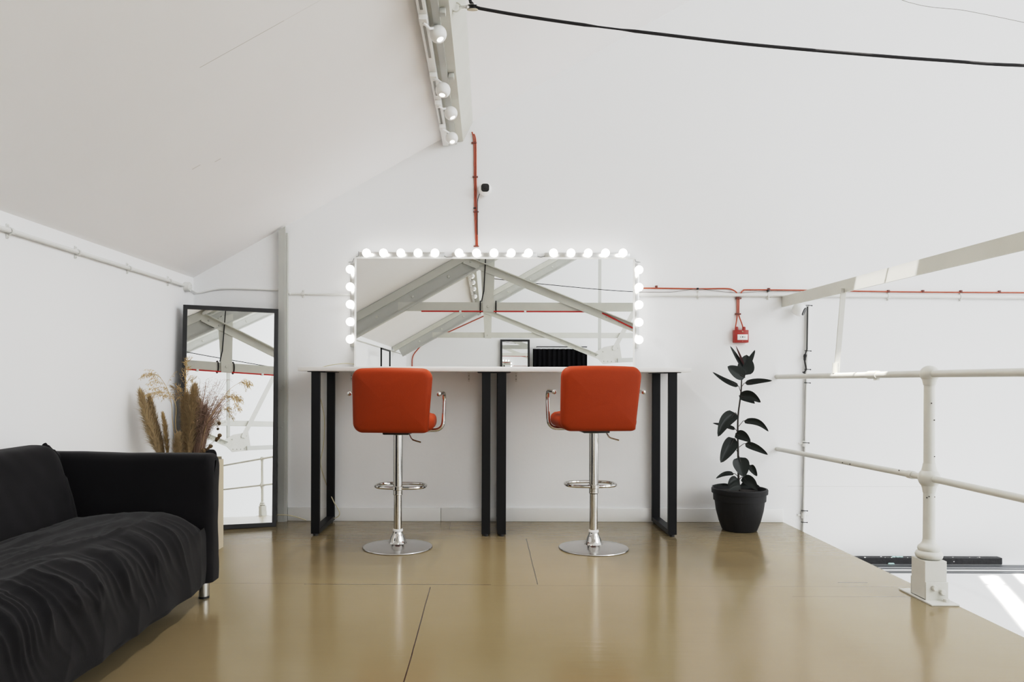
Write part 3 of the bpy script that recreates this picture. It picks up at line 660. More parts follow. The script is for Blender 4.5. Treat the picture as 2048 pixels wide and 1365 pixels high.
# ================================================================== SOFA
def make_sofa():
    y1 = 3.255; y0 = y1 - 1.80; xb, xf = XL + .03, -1.172; at = .115; zt = .633; zb = .085
    s = thing('sofa', 'black slipcovered sofa with a creased seat, standing along the low side wall', 'sofa', ((xb + xf)/2, (y0 + y1)/2, 0))
    nz = lambda p, k: noise.noise(V(p)*k)
    # arms
    for far, a, b in ((True, y1 - at, y1), (False, y0, y0 + at)):
        mb = MB()
        # closed cross-section loop in (y,z), swept along x, with a rounded front
        def loop(ins):
            A, B, T = a + ins, b - ins, zt - ins; r_ = .035; pts = []
            nA = 14
            for k in range(nA): pts.append((A, zb + (T - r_ - zb)*k/nA))
            for k in range(7): an = PI - k*PI/2/6; pts.append((A + r_ + r_*math.cos(an), T - r_ + r_*math.sin(an)))
            for k in range(7): an = PI/2 - k*PI/2/6; pts.append((B - r_ + r_*math.cos(an), T - r_ + r_*math.sin(an)))
            for k in range(nA): pts.append((B, T - r_ - (T - r_ - zb)*(k + 1)/nA))
            return pts
        rings = []; N_ = 46
        xs = [xb + (xf - .03 - xb)*i/N_ for i in range(N_ + 1)]
        seq = [(x, 0) for x in xs] + [(xf - .03 + .03*math.sin(k*PI/2/5), .03*(1 - math.cos(k*PI/2/5))) for k in range(1, 6)]
        for x, ins in seq:
            ring = []
            for (y, z) in loop(ins):
                if z > zt - .05:
                    z += .003*nz((x, y, 3), 6) + .010*(max(0, (-1.55 - x))/.45)
                    y += .006*nz((x*1.2, y, z), 8)
                elif z > .12:
                    y += .006*nz((x, 0, z*2), 5)
                    x_ = x
                ring.append(mb.bm.verts.new((x + (.006*nz((1, y*2, z*2), 5) if ins else 0), y, z)))
            rings.append(ring)
        c = len(rings[0])
        for p_, q_ in zip(rings, rings[1:]):
            for k in range(c - 1): mb.bm.faces.new([p_[k], p_[k + 1], q_[k + 1], q_[k]])
        mb.bm.faces.new(rings[-1]); mb.bm.faces.new(rings[0][::-1])
        mb.build('arm', M['sofa'], s, 50)
    # backrest: profile in (x,z) swept along y
    def back(u, v):
        y = y0 + at + (y1 - y0 - 2*at + .012)*u - .006
        pts = [(xb, zb), (xb, .40), (xb + .005, .62), (xb + .05, .672), (xb + .12, .678), (xb + .165, .655), (xb + .195, .58), (xb + .225, .48), (xb + .25, .38), (xb + .26, .30)]
        f_ = v*(len(pts) - 1); i = min(int(f_), len(pts) - 2); t_ = f_ - i
        p0, p1, p2, p3 = [V((*pts[max(0, min(len(pts) - 1, j))], 0)) for j in (i - 1, i, i + 1, i + 2)]
        q = 0.5*((2*p1) + (p2 - p0)*t_ + (2*p0 - 5*p1 + 4*p2 - p3)*t_*t_ + (3*p1 - p0 - 3*p2 + p3)*t_**3)
        e = min(1, (y1 - at - y)/.10)
        z = q.y; x = q.x
        if v > .3:
            z -= .045*(1 - e)**2*(1 if v < .7 else .4); x -= .025*(1 - e)**2
            x += .010*nz((y*1.0, z*1.4, 0), 3) + .004*nz((y*2, z*3, 5), 6)
            z += .010*nz((y, 0, 2), 2.5)
        return V((max(x, xb), y, z))
    MB().grid(back, 90, 54).build('backrest', M['sofa'], s, 80)
    # seat with creases
    def seat(u, v):
        y = y0 + at - .004 + (y1 - y0 - 2*at + .008)*u
        d = y1 - at - y                       # distance from the far arm
        pts = [(xb + .16, .34), (xb + .26, .375), (xb + .40, .405), (xb + .55, .415), (xb + .66, .408), (xf - .075, .385), (xf - .03, .350), (xf - .012, .30), (xf - .01, .22), (xf - .008, .15), (xf - .01, .095), (xf - .012, .086)]
        f_ = v*(len(pts) - 1); i = min(int(f_), len(pts) - 2); t_ = f_ - i
        p0, p1, p2, p3 = [V((*pts[max(0, min(len(pts) - 1, j))], 0)) for j in (i - 1, i, i + 1, i + 2)]
        q = 0.5*((2*p1) + (p2 - p0)*t_ + (2*p0 - 5*p1 + 4*p2 - p3)*t_*t_ + (3*p1 - p0 - 3*p2 + p3)*t_**3)
        x, z = q.x, q.y
        nrm = V((.1, 0, 1)) if v < .42 else (V((.7, 0, .7)) if v < .56 else V((1, 0, 0)))
        e = max(0., 1 - d/.22)
        if v < .6: z -= .040*e*e; 
        if .35 < v: x -= .012*e*e
        # long folds along the seat on top, turning down over the front edge
        rn = lambda p, pw: (1 - min(1, abs(noise.noise(V(p)))*2.3))**pw
        warp = nz((x*1.5, y*1.2, 1), 1.6)*.09 + .03*nz((x*3, y*2, 4), 3)
        near = max(0, min(1, (d - .03)/.28))
        top = max(0, 1 - max(0, (v - .40))/.14)*min(1, v/.15)
        f1 = .7*rn(((x + warp)*9, y*1.25, 0), 2.2) + .45*rn(((x + warp*1.4)*19, y*2.3, 3), 1.8)
        front = max(0, min(1, (v - .36)/.12))*max(0, 1 - max(0, v - .58)/.27)
        s2 = y + (z - .32)*.55 + .06*nz((y*2, z*2, 7), 2.2)
        f2 = .75*rn((s2*7.5, z*1.5, 5), 2.0)*(.45 + max(0, .55 + nz((y, 0, 3), 2.1))) + .4*rn((s2*17, z*3.0, 8), 1.7)
        low = max(0, min(1, (v - .70)/.15))
        off = .0165*f1*top*near + .020*f2*front*max(.1, near) + .008*low*rn((y*4, z*1.2, 11), 1.5)
        off += .006*nz((y*2, z*2, x*2), 3)
        p = V((x, y, z)) + nrm.normalized()*off
        if v > .9: p.x += .006*nz((y*3, 0, 0), 3); p.z = max(p.z, .08 + .006*nz((y, 0, 5), 2))
        return p
    MB().grid(seat, 300, 120).build('seat', M['sofa'], s, 80)
    MB().box(xb + .05, xf - .06, y0 + .05, y1 - .05, .10, .30).build('frame', M['blackm'], s, 0)
    tb_ = V((P(96, 900, 3.14).x, 3.13, .655))
    MB().tube(smooth_path([tb_ + V((.05, .03, -.06)), tb_ + V((.02, .01, -.02)), tb_ + V((.0, 0, .008)), tb_ + V((-.012, 0, .022))]), [.02]*4 + [.017]*4 + [.013]*5 + [.010]*5 + [.006], 8).build('cover_corner', M['sofa'], s, 80)
    for lx in (xb + .06, -1.233):
        for ly in (y0 + .06, 3.245 - .02):
            lg = MB().lathe([(.022, .006), (.0225, .012), (.0225, .10), (0, .10)], (lx, ly, 0), seg=24).build('leg', M['alu'], s)
            MB().lathe([(0, 0), (.023, 0), (.023, .009), (0, .009)], (lx, ly, 0), seg=20).build('foot_cap', M['black'], lg)
make_sofa()

# ================================================================== DRIED GRASSES IN PLANTER
GY = 4.08
def G(cx, cy, dy=0.0): return P(270 + cx/6.825, 720 + cy/6.825, GY + dy)
pc0 = P(383, 1000, GY)
t = thing('planter_box', 'tall beige planter behind the sofa arm holding the dried grasses', 'planter', (pc0.x, GY, 0))
px_ = pc0.x
mb = MB()
q4 = [(px_ - .13, GY - .13), (px_ + .13, GY - .13), (px_ + .13, GY + .13), (px_ - .13, GY + .13)]
i4 = [(px_ + (x - px_)*.885, GY + (y - GY)*.885) for x, y in q4]
for k in range(4):
    a_, b_, c_, d_ = q4[k], q4[(k + 1) % 4], i4[(k + 1) % 4], i4[k]
    for quad in ([(*a_, 0), (*b_, 0), (*b_, .5), (*a_, .5)], [(*a_, .5), (*b_, .5), (*c_, .5), (*d_, .5)], [(*d_, .5), (*c_, .5), (*c_, .3), (*d_, .3)]):
        mb.bm.faces.new([mb.bm.verts.new(v) for v in quad])
bmesh.ops.remove_doubles(mb.bm, verts=mb.bm.verts[:], dist=1e-5)
mb.build('box', M['planter'], t, 20)
MB().box(px_ - .114, px_ + .114, GY - .114, GY + .114, .40, .425).build('filling', M['planter'], t, 0)
CTR = V((px_, GY, .42))
def rooted(p, spread=.5):
    return V((px_ + max(-.09, min(.09, (p.x - px_)*spread)), GY + max(-.09, min(.09, (p.y - GY)*.5)), .424))
def blade(bm, a, b, c, w, side):
    s_ = side.normalized()*w/2
    v = [bm.verts.new(a - s_), bm.verts.new(a + s_), bm.verts.new(b + s_*.8), bm.verts.new(b - s_*.8), bm.verts.new(c)]
    bm.faces.new([v[0], v[1], v[2], v[3]]); bm.faces.new([v[3], v[2], v[4]])
def plume(label, pts, width, m, n=2600, len_=.06):
    width *= 1.42; n = int(n*1.25)
    s = thing('pampas_plume', label, 'dried grass', rooted(pts[0]), 'pampas plumes in the planter')
    sp = smooth_path(pts, 10); L = len(sp) - 1
    MB().tube([rooted(pts[0]), pts[0].lerp(rooted(pts[0]), .4)] + sp[:L//2], .0028, 6).build('stem', M['oat'], s)
    mb = MB()
    prof = lambda t_: width/2*(min(1, (t_ + .05)*3.2)**.7)*(max(.02, 1 - t_**5.0))**.6
    mb.tube(sp, [prof(i/L)*.16 for i in range(L + 1)], 7)
    for f_ in mb.bm.verts:
        f_.co += V((noise.noise(f_.co*60), noise.noise(f_.co*60 + V((9, 0, 0))), 0))*.006
    for _ in range(n):
        t_ = random.random()**.9; i = min(int(t_*L), L - 1); p = sp[i].lerp(sp[i + 1], t_*L - i)
        tan = (sp[i + 1] - sp[i]).normalized(); u, v = frame_of(tan)
        an = random.uniform(0, 2*PI); rd = (u*math.cos(an) + v*math.sin(an))
        w_ = prof(t_)*random.uniform(.5, 1.25); ln = len_*random.uniform(.6, 1.2)
        p0 = p + rd*w_*.25
        mid = p + rd*w_*.75 + tan*ln*.5
        end = p + rd*w_*random.uniform(.9, 1.5) + tan*ln*random.uniform(.6, 1) + V((random.uniform(-.004, .004), 0, -.012*random.random()))
        blade(mb.bm, p0, mid, end, random.uniform(.0013, .0026), tan.cross(rd) + V((random.uniform(-.5, .5), random.uniform(-.5, .5), 0)))
    mb.build('plume_head', m, s, 0, fix=False)
plume('broad tan pampas plume leaning furthest toward the side wall', [G(360, 1330), G(270, 1100), G(170, 800), G(85, 480)], .062, M['plume2'], 2600)
plume('slimmer tan pampas plume just right of the plume leaning to the wall', [G(400, 1330, .05), G(330, 1080, .05), G(255, 820, .05), G(205, 560, .05)], .044, M['plume'], 2000)
plume('tallest thick brown pampas plume upright in the middle of the planter', [G(740, 1330, -.03), G(745, 1050, -.03), G(770, 750, -.03), G(815, 400, -.03)], .068, M['plume'], 3400)
plume('short fluffy pampas plume low at the front of the planter', [G(580, 1340, -.05), G(590, 1250, -.05), G(600, 1150, -.05), G(600, 1040, -.05)], .06, M['plume2'], 1500, .04)
plume('short golden plume between the leaning plumes and the thick plume', [G(450, 1330, .02), G(430, 1120, .02), G(410, 930, .02), G(385, 760, .02)], .030, M['oat'], 900, .04)
plume('brown feathery plume behind the thick upright plume', [G(680, 1330, .06), G(690, 1000, .06), G(680, 700, .06), G(700, 520, .06)], .05, M['plume'], 1600)
plume('purplish brown feathery plume beside the thick upright plume', [G(820, 1330, .03), G(860, 1100, .03), G(900, 900, .03), G(950, 700, .03)], .055, M['mist'], 1800)
def spikelet(mb, p, d, ln, w):
    u, v = frame_of(d)
    a = mb.bm.verts.new(p); e = mb.bm.verts.new(p + d*ln)
    m1 = [mb.bm.verts.new(p + d*ln*.4 + u*w), mb.bm.verts.new(p + d*ln*.4 + v*w), mb.bm.verts.new(p + d*ln*.4 - u*w), mb.bm.verts.new(p + d*ln*.4 - v*w)]
    for k in range(4):
        mb.bm.faces.new([a, m1[k], m1[(k + 1) % 4]]); mb.bm.faces.new([m1[k], e, m1[(k + 1) % 4]])
def panicle(label, pts, start, nb, blen, droop, m=None, bias=V((0, 0, 0))):
    m = m or M['oat']
    s = thing('dried_reed', label, 'dried grass', rooted(pts[0]), 'dried reeds in the planter')
    sp = smooth_path([rooted(pts[0])] + pts, 10); L = len(sp) - 1
    MB().tube(sp, [.0022*(1 - .7*i/L) for i in range(L + 1)], 5).build('stem', m, s)
    mb = MB()
    for k in range(nb):
        t_ = start + (1 - start)*(k + random.random()*.6)/nb; t_ = min(t_, .995)
        i = min(int(t_*L), L - 1); p = sp[i].lerp(sp[i + 1], t_*L - i); tan = (sp[i + 1] - sp[i]).normalized()
        rd = V((random.uniform(-1, 1), random.uniform(-.6, .6), random.uniform(-.4, .6))) + bias
        ln = 1.45*blen*(1.15 - .75*(t_ - start)/(1 - start))*random.uniform(.6, 1.2)
        d = (tan*.9 + rd.normalized()*.75).normalized()
        q = [p]; dd = d.copy()
        for j in range(5):
            q.append(q[-1] + dd*ln/5); dd = (dd + V((0, 0, -droop*.16*(j + 1)/2))).normalized()
        mb.tube(q, [.0007, .0006, .0006, .0005, .0005, .0004], 3)
        for j in range(2, 6):
            for _ in range(2):
                sd = (dd*.6 + V((random.uniform(-.8, .8), random.uniform(-.5, .5), -random.uniform(0, .9)*droop))).normalized()
                spikelet(mb, q[j], sd, random.uniform(.012, .024), .0013)
    mb.build('seed_head', m, s, 0, fix=False)
panicle('golden drooping oat-like reed arching toward the side wall', [G(520, 900), G(500, 620), G(440, 400), G(330, 230), G(200, 180)], .42, 26, .085, 1.0, bias=V((-.6, 0, 0)))
panicle('golden reed drooping lower toward the side wall', [G(560, 950, -.04), G(560, 640, -.04), G(480, 480, -.04), G(330, 440, -.04), G(230, 460, -.04)], .45, 20, .065, .9, bias=V((-.4, 0, 0)))
panicle('upright golden reed rising highest over the planter', [G(660, 900, .05), G(670, 600, .05), G(690, 300, .05), G(700, 20, .05)], .45, 30, .05, .1, bias=V((0, 0, .5)))
panicle('golden reed arching away from the wall, its head hanging over', [G(960, 950, -.02), G(1080, 700, -.02), G(1200, 540, -.02), G(1320, 520, -.02), G(1390, 640, -.02)], .52, 22, .06, 1.0, bias=V((.3, 0, -.1)))
panicle('thin golden reed reaching furthest across the leaning mirror', [G(940, 950, .03), G(1100, 680, .03), G(1260, 440, .03), G(1420, 320, .03), G(1530, 330, .03)], .74, 16, .045, 1.0)
panicle('thin reed with sparse head beside the mirror frame', [G(640, 900, .08), G(640, 700, .08), G(620, 520, .08), G(560, 380, .08)], .5, 18, .05, .6, M['plume'])
# misty filler
mb = MB()
s = thing('misty_filler_grass', 'airy purplish brown filler grass fanning out beside the thick plume', 'dried grass', rooted(G(880, 1300)))
s['kind'] = 'stuff'
for k in range(85):
    b0 = rooted(G(850 + random.uniform(-60, 60), 1300, random.uniform(-.05, .08)))
    a0 = G(880 + random.uniform(-60, 70), 1150 + random.uniform(-60, 60), random.uniform(-.05, .08))
    e0 = G(random.uniform(820, 1270), random.uniform(180, 680) + random.random()*200, random.uniform(-.10, .14))
    m0 = a0.lerp(e0, .5) + V((-.01, 0, .01))
    q = smooth_path([b0, a0, m0, e0], 5); mb.tube(q, [.0008]*len(q), 3)
    for _ in range(12):
        i = random.randint(7, len(q) - 1); d = V((random.uniform(-1, 1), random.uniform(-.7, .7), random.uniform(-.2, .9))).normalized()
        l = random.uniform(.012, .035); r2 = [q[i], q[i] + d*l*.6, q[i] + d*l + V((random.uniform(-1, 1), 0, -.6))*.006]
        mb.tube(r2, [.0006, .0006, .0004], 3)
        if random.random() < .45: spikelet(mb, r2[-1], d, .007, .0012)
mb.build('grass', M['mist'], s, 0, fix=False)
def pods(label, stem_pts, balls):
    s = thing('seed_pod_stem', label, 'dried flower', rooted(stem_pts[0]), 'round seed pods in the planter')
    MB().tube(smooth_path([rooted(stem_pts[0])] + stem_pts, 6), .0012, 5).build('stem', M['pod'], s)
    for c_, r_ in balls:
        mb = MB().ball(c_, r_, 14)
        for v in mb.bm.verts: v.co += (v.co - c_).normalized()*r_*.12*noise.noise(v.co*500)
        mb.build('pod', M['pod'], s, 80)
pods('highest pair of round brown seed pods on a thin stem', [G(900, 1250, -.06), G(1040, 1140, -.06), G(1155, 1035, -.06)], [(G(1155, 1035, -.06), .0115), (G(1120, 1080, -.065), .0095)])
pods('two round seed pods just over the sofa arm', [G(900, 1280, -.07), G(980, 1230, -.07), G(1030, 1185, -.07)], [(G(1030, 1183, -.07), .011), (G(1004, 1206, -.075), .008)])
pods('single round seed pod lowest at the sofa arm', [G(890, 1300, -.08), G(938, 1245, -.08)], [(G(938, 1245, -.08), .0105)])
pods('orange-tan oval seed head hanging near the thick plume', [G(930, 1000, -.05), G(1080, 780, -.05), G(1148, 830, -.05)], [(G(1148, 868, -.05), .010)])

# ================================================================== RUBBER PLANT
RY = 4.73
def Q(cx, cy, dy=0.0): return P(1400 + cx/4.267, 680 + cy/4.267, RY + dy)
rx = P(1479, 1000, RY).x
t = thing('potted_rubber_plant', 'dark-leaved rubber plant in a charcoal plastic pot at the mezzanine edge', 'plant', (rx, RY, 0))
MB().lathe([(0, .0), (.100, 0), (.108, .006), (.128, .06), (.146, .13), (.153, .185), (.153, .190), (.161, .192), (.1625, .235), (.172, .238), (.1735, .262), (.170, .268), (.160, .268), (.156, .24), (.150, .235), (.0, .235)], (rx, RY, 0), seg=56).build('pot', M['pot'], t, 30)
MB().lathe([(0, .250), (.09, .248), (.152, .242), (.152, .236), (0, .236)], (rx, RY, 0), seg=32).build('soil', M['soil'], t, 60)
sp = smooth_path([V((rx + .005, RY, .24)), Q(330, 1200), Q(325, 960), Q(322, 800), Q(326, 640), Q(350, 450), Q(356, 330), Q(368, 240)], 6)
sm = MB().tube(sp, [.0075 - .0035*i/(len(sp) - 1) for i in range(len(sp))], 8)
LV = MB(); RED = MB()
def leaf(base, tip, wpx, dy0=0, dy1=0, a=0.0, sag=0.0, petiole=None, fold=.18, mb=None, blunt=.55, curl=0):
    mb = mb or LV
    b, e = Q(*base, dy0), Q(*tip, dy1)
    L = (e - b).length; d = (e - b).normalized()
    view = V((0, -1, 0)); n = (view - d*view.dot(d)).normalized(); side = d.cross(n).normalized()
    n2 = n*math.cos(a) + side*math.sin(a); s2 = side*math.cos(a) - n*math.sin(a)
    w = wpx/4.267*RY/F/max(.25, abs(math.cos(a)))
    up = V((0, 0, 1)) - d*d.z
    if up.length < .2: up = side*.0 + V((0, 0, 1))*.2
    def fn(u, v):
        t_ = u; k = (math.sin(PI*min(1, t_**blunt)))**.62 if t_ < 1 else 0
        ww = w/2*max(k, .0)
        x = (v - .5)*2
        c = b.lerp(e, t_) + up*sag*L*math.sin(PI*t_)
        return c + s2*ww*x + n2*(ww*fold*(abs(x) - .5)*1.6) + n2*curl*ww*x*x
    mb.grid(fn, 14, 6)
    if petiole:
        sm.tube(smooth_path([Q(*petiole), Q((petiole[0] + base[0])/2, (petiole[1] + base[1])/2 - 4, dy0/2), b, b.lerp(e, .25)], 4), .0022, 5)
leaf((328, 396), (105, 275), 46, 0, -.02, .35, -.05, (345, 440))
leaf((383, 370), (618, 350), 50, 0, -.03, .3, .04, (358, 398))
leaf((335, 478), (520, 535), 86, -.02, -.08, .2, .16, (342, 500), .3)
leaf((345, 490), (470, 545), 60, -.01, -.04, -.5, .05, None, .3)
leaf((300, 625), (152, 828), 112, -.03, -.10, .15, .16, (322, 655), .35)
leaf((302, 764), (106, 712), 36, .03, .06, .5, .03, (318, 790))
leaf((376, 692), (587, 785), 58, 0, -.02, .3, .17, (330, 740), .2)
leaf((303, 800), (432, 872), 84, -.04, -.09, .1, .10, (322, 815), .2)
leaf((385, 886), (580, 982), 62, 0, -.03, .2, .05, (333, 918))
leaf((292, 842), (176, 1050), 122, -.03, -.07, .05, .04, (318, 880), .25)
leaf((296, 925), (290, 935), 14, 0, 0, 0, 0, (322, 962))
leaf((335, 1003), (374, 1172), 140, -.06, -.10, 0, 0, (328, 985), .15, blunt=.62)
leaf((425, 1070), (487, 1166), 56, .04, .03, .2, .0, (335, 1090))
leaf((288, 1142), (134, 1186), 38, 0, -.03, .4, .10, (322, 1165))
leaf((362, 1172), (494, 1288), 88, -.03, -.09, .1, .12, (330, 1200))
leaf((322, 1185), (236, 1255), 70, -.02, -.05, .2, .12, None)
leaf((345, 1245), (244, 1282), 66, -.05, -.10, .2, .05, None)
leaf((342, 1245), (512, 1256), 66, .02, .03, .2, .06, None)
leaf((245, 1240), (98, 1246), 24, .0, -.02, .4, .02, (320, 1232))
leaf((366, 238), (256, 52), 44, .0, .0, .5, 0, None)
leaf((385, 302), (398, 128), 150, .04, .05, .05, 0, (360, 320), .1, blunt=.7)
leaf((360, 270), (470, 86), 66, -.03, -.03, .5, 0, None, .4)
leaf((384, 322), (234, 228), 104, -.04, -.08, .1, .0, (356, 335), .2, blunt=.75)
leaf((372, 218), (304, 50), 22, -.01, 0, .4, 0, None, .5, RED)
sm.build('stem', M['stem'], t, 60)
lf = LV.build('foliage', M['leaf'], t, 60, fix=False)
lab(RED.build('leaf_sheath', M['leaf_red'], t, 60, fix=False), 'thin reddish new leaf sheath')

# ================================================================== GUARD RAIL
RX = 1.945
t = thing('guard_rail', 'cream painted tubular guard railing along the mezzanine edge', 'railing', (RX, 3.25, 0))
PY = 3.257; zt_, zm_ = .986, .527
MB().tube([(1.957, WY - .001, zt_ - .004), (RX, PY, zt_), (RX, -6.5, zt_)], .0165, 14).build('top_rail', M['rail'], t)
MB().tube([(1.960, WY - .001, .494), (RX, PY, zm_), (RX, -6.5, zm_)], .0150, 14).tube([(RX + .001, PY + .12, zm_ - .0025), (RX + .0015, PY + .16, zm_ - .003)], .019, 14).build('middle_rail', M['rail'], t)
q = P(1745, 749, 4.06); yq = RX*F/(1745 - CX)
MB().tube([(RX + .003, yq + .04, zt_ - .001), (RX + .002, yq - .05, zt_)], .021, 14).box(RX - .006, RX + .012, yq - .045, yq - .02, zt_ - .028, zt_ - .018).build('rail_sleeve', M['rail'], t)
mb = MB()
for yy, zz, r_ in ((4.95, .984, .02), (4.6, .497, .02)): pass
def post(py):
    p = MB().lathe([(.0255, .20), (.0245, .25), (.0232, zm_ - .05), (.0228, zm_ + .06), (.022, zt_ - .03)], (RX, py, 0), seg=24).build('post', M['rail'], t, 60)
    MB().ball((RX, py, zt_), .039, 24, (1, 1, .95)).lathe([(.0240, -.05), (.027, -.034), (.031, -.02)], (RX, py, zt_), seg=24).build('ball_joint', M['rail'], p, 60)
    MB().ball((RX, py, zm_), .0445, 24, (1, 1, 1.05)).lathe([(.0245, -.065), (.028, -.045), (.034, -.022)], (RX, py, zm_), seg=24).lathe([(.0245, .065), (.028, .045), (.034, .022)], (RX, py, zm_), seg=24).build('ball_joint', M['rail'], p, 60)
    MB().lathe([(.0, .170), (.038, .172), (.052, .180), (.0555, .192), (.050, .204), (.043, .209), (.046, .218), (.043, .228), (.034, .236), (.0275, .246), (.025, .26)], (RX, py, 0), seg=32).build('moulded_foot', M['rail'], p, 50)
    MB().box(RX - .0475, RX + .0475, py - .0515, py + .0515, .008, .173, .002).build('base_block', M['rail'], p, 20)
    b = MB().box(RX - .062, RX + .058, py - .125, py - .052, 0, .007, .002).box(RX - .0475, RX + .050, py - .0585, py - .052, .004, .084, .002)
    b.box(RX - .062, RX + .058, py + .052, py + .125, 0, .007, .002).box(RX - .0475, RX + .050, py + .052, py + .0585, .004, .084, .002)
    b.box(RX - .062, RX - .0475, py - .06, py + .06, 0, .007, .002)
    b = b.build('base_bracket', M['rail'], p, 20)
    for bx_, bz_ in ((-.012, .058), (.022, .040)):
        MB().lathe([(0, 0), (.0125, 0), (.0125, .010), (.010, .013), (0, .013)], (RX + bx_, py - .0585, bz_), (0, -1, .1), 6).build('bolt', M['rail'], p, 20)
    MB().lathe([(0, 0), (.013, 0), (.013, .012), (0, .012)], (RX + .026, py - .082, .007), (0, 0, 1), 6).build('bolt', M['rail'], p, 20)
    ch = MB()
    for k in range(7):
        a = random.uniform(PI*1.05, PI*1.7); z = random.choice((random.uniform(.26, .5), random.uniform(.6, .95)))
        ch.ball((RX + .0245*math.cos(a), py + .0245*math.sin(a), z), random.uniform(.0018, .0036), 6)
    ch.build('paint_chip', M['chip'], p)
for py in (PY, .13, -3.0, -6.1): post(py)
ch = MB()
for px, py in ((1690, 926), (1705, 929), (1804, 941.5)):
    yy = RX*F/(px - CX)
    ch.ball(P(px, py, yy) + V((-.014, 0, 0)), .003, 6)
ch.build('paint_chip', M['chip'], t)
# overhead beam above rail
BX = 1.985
t = thing('overhead_steel_beam', 'flat cream steel beam running level above the guard rail from the back wall', 'beam', (BX, 4, 1.45)); t['kind'] = 'thing'
zb0, zb1 = 1.446, 1.517
MB().prism([(BX, WY - .001, 1.453), (BX, WY - .001, 1.524), (BX, .45, 1.497), (BX, .45, 1.427)], (.010, 0, 0)).prism([(BX + .01, WY - .001, 1.524), (BX + .01, WY - .001, 1.515), (BX + .01, .45, 1.488), (BX + .01, .45, 1.497)], (.05, 0, 0)).build('web', M['steel'], t, 10)
yst = BX*F/(1688 - CX)
MB().bar((BX - .004, yst, 1.470), (RX + .012, yst + .03, zt_ + .012), .028, .008, (0, 1, 0)).build('hanger_strap', M['rail'], t, 10)
MB().tube([(RX + .005, yst + .03, zt_ + .012), (RX + .005, yst + .028, zt_ + .07)], .016, 12).build('socket', M['rail'], t)

# lower floor clutter
y_ = 4.955
M['teal_chip'] = mat('teal_chip', srgb(176, 206, 204), .7, var=.1)
bb = tag(MB().box(P(1690, 1115, y_).x, P(2003, 1120, y_).x, WY - .055, WY - .004, ZLOW, ZLOW + .045, .004).build('black_edge_bar', M['blackbar'], None, 20), 'chipped black bar along the foot of the wall on the lower white floor', 'bar')
mb = MB()
for k in range(16):
    x = random.uniform(P(1700, 1115, y_).x, P(2000, 1120, y_).x); mb.ball((x, WY - .0555 + random.uniform(0, .02)*(k % 2), ZLOW + random.choice((.0455, random.uniform(.01, .04))) if k % 2 == 0 else ZLOW + .0455), random.uniform(.002, .005), 6, (1.6, .4, .8))
mb.build('paint_chip', M['white'], bb)
mb = MB()
for px, py in ((1788, 1108), (1796, 1108), (1803, 1109), (1778, 1120), (1783, 1121)):
    q = P(px, py, 4.95); mb.ball((q.x, WY - .045, ZLOW + .048) if py < 1115 else (q.x, WY - .062, ZLOW + .006), .011, 8, (1.3, .8, .6))
lab(mb.build('plaster_crumb', M['teal_chip'], bb), 'pale teal crumbs')
for ya, yb, xa, xb_, lb in ((4.865, 4.925, 2.30, 3.62, 'grey metal strip on the lower floor right beside the black bar'), (4.815, 4.838, 2.32, 3.80, 'thinnest grey metal strip on the lower floor, the middle one'), (4.715, 4.765, 2.36, 3.85, 'grey metal strip on the lower floor furthest from the black bar')):
    tag(MB().box(xa, xb_, ya, yb, ZLOW, ZLOW + .004).build('floor_strip', M['greystrip'], None, 0), lb, 'metal strip', 'grey strips on the lower floor')

